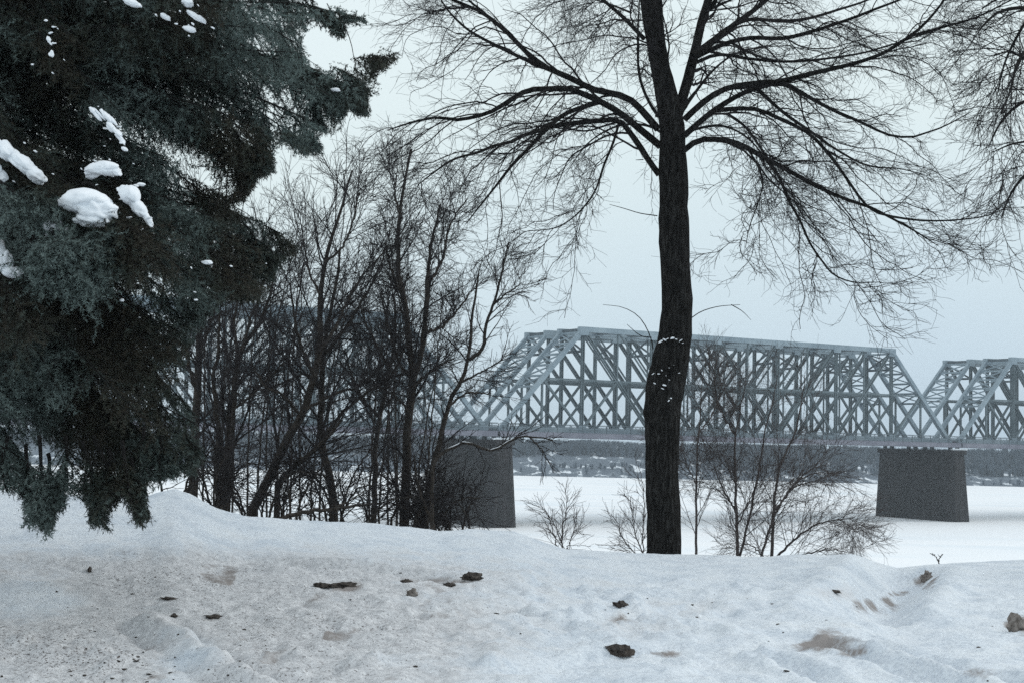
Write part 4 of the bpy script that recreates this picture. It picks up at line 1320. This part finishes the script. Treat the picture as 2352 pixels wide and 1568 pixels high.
# ------------------------------------------------------------------ clods and litter on the snow
def clod(x, y, wpx, hpx, label, mat, name='soil_clod', cat='clod', seed=0):
    p = ground_hit(x, y)
    k = p[1] / F
    V, Fc = ICO[3]
    W = lumpy(V, 2.2, 0.9, seed + 3)
    an = np.arctan2(V[:, 1], V[:, 0])
    W[:, :2] *= (1 + (.15 if wpx > 60 else .42) * fbm(1.6 * np.cos(an) + seed, 1.6 * np.sin(an) + seed * .7, 4, 5))[:, None]
    W = W * (1 + .45 * vnoise(V[:, 0] * 6 + seed, V[:, 1] * 6 + V[:, 2] * 5, 3))[:, None]
    wpx, hpx = wpx * .86, hpx * .86
    W = W * np.array([wpx / 2 * k, max(wpx / 2 * k * .6, .03), hpx * .68 * k])
    W[:, 2] = np.maximum(W[:, 2], -hpx * k * .35)
    o = mesh_obj(name, W, [Fc], mat, None, smooth=False)
    o.location = (p[0], p[1], p[2] + hpx * k * .18)
    tag(o, label, cat, 'dark clods lying on the snow')
for i, (x, y, w_, h_, lab, mt) in enumerate((
        (1421, 1502, 72, 30, 'largest black lump, alone on the snow below the big trunk', 0),
        (740, 1347, 46, 11, 'flat dark clod, left half of the long smear on the path', 0),
        (792, 1346, 56, 12, 'flat dark clod, right half of the long smear on the path', 0),
        (931, 1337, 30, 9, 'thin dark clod above the round brown lump', 0),
        (946, 1367, 25, 18, 'round brown lump on the snow below the thin dark clods', 1),
        (1082, 1329, 44, 17, 'dark tufted clod, rightmost of the four by the path end', 0),
        (1032, 1345, 30, 10, 'flat dark clod left of the tufted clod by the path end', 0),
        (1424, 1393, 30, 16, 'small dark brown clod straight above the largest black lump', 0),
        (1918, 1360, 28, 8, 'thin dark streak on the snow below the widest bush', 0),
        (385, 1376, 36, 7, 'thin dark smear on the path below the spruce', 0),
        (400, 1416, 18, 7, 'short dark clod, left one of two low on the path', 0),
        (486, 1419, 42, 9, 'long dark clod, right one of two low on the path', 0),
        (206, 1312, 12, 13, 'tiny upright crumb on the path under the hanging spruce tips', 0),
        (2338, 1446, 44, 44, 'brown earthy lump cut off by the right edge', 1),
        (2128, 1333, 30, 26, 'snowy brown lump on the mound at the far right', 1))):
    clod(x, y, w_, h_, lab, (M_CLOD, M_CLOD_LIGHT)[mt], seed=i * 7)

def litter():
    Vs, Fs, k = [], [], 0
    V0, F0 = ICO[2]
    for i in range(110):
        if rng.uniform() < .75:
            x, y = rng.normal(220, 220), 1566 - abs(rng.normal(0, 90))
        else:
            x, y = rng.uniform(900, 2300), rng.uniform(1310, 1566)
        if not (-40 < x < 2400): continue
        p = ground_hit(x, y)
        s = rng.uniform(.003, .010)
        W = lumpy(V0, 2.0, .8, i) * np.array([s * rng.uniform(.8, 2.2), s, s * .6]) + p + np.array([0, 0, s * .2])
        Vs.append(W); Fs.append(F0 + k); k += len(W)
    o = mesh_obj('litter', np.concatenate(Vs), [np.concatenate(Fs)], M_CLOD)
    tag(o, 'small dark crumbs and bark litter scattered over the trodden snow', 'litter', kind='stuff')
litter()

# ------------------------------------------------------------------ haze
def haze():
    m = bpy.data.materials.new('haze air')
    m.use_nodes = True
    n = m.node_tree
    n.nodes.clear()
    o = n.nodes.new('ShaderNodeOutputMaterial')
    v = n.nodes.new('ShaderNodeVolumePrincipled')
    v.inputs['Color'].default_value = (0.80, 0.89, 0.97, 1)
    v.inputs['Density'].default_value = 0.0005
    v.inputs['Anisotropy'].default_value = 0.0
    n.links.new(v.outputs[0], o.inputs['Volume'])
    b = Boxes()
    z0, z1 = RIVER_Z - 1.6, 24.0
    b.beam((0, -64, (z0 + z1) / 2), (0, 895, (z0 + z1) / 2), 1190, z1 - z0)
    q = b.build('haze', m)
    tag(q, 'thin pale winter haze over the river', 'haze', kind='stuff')
haze()
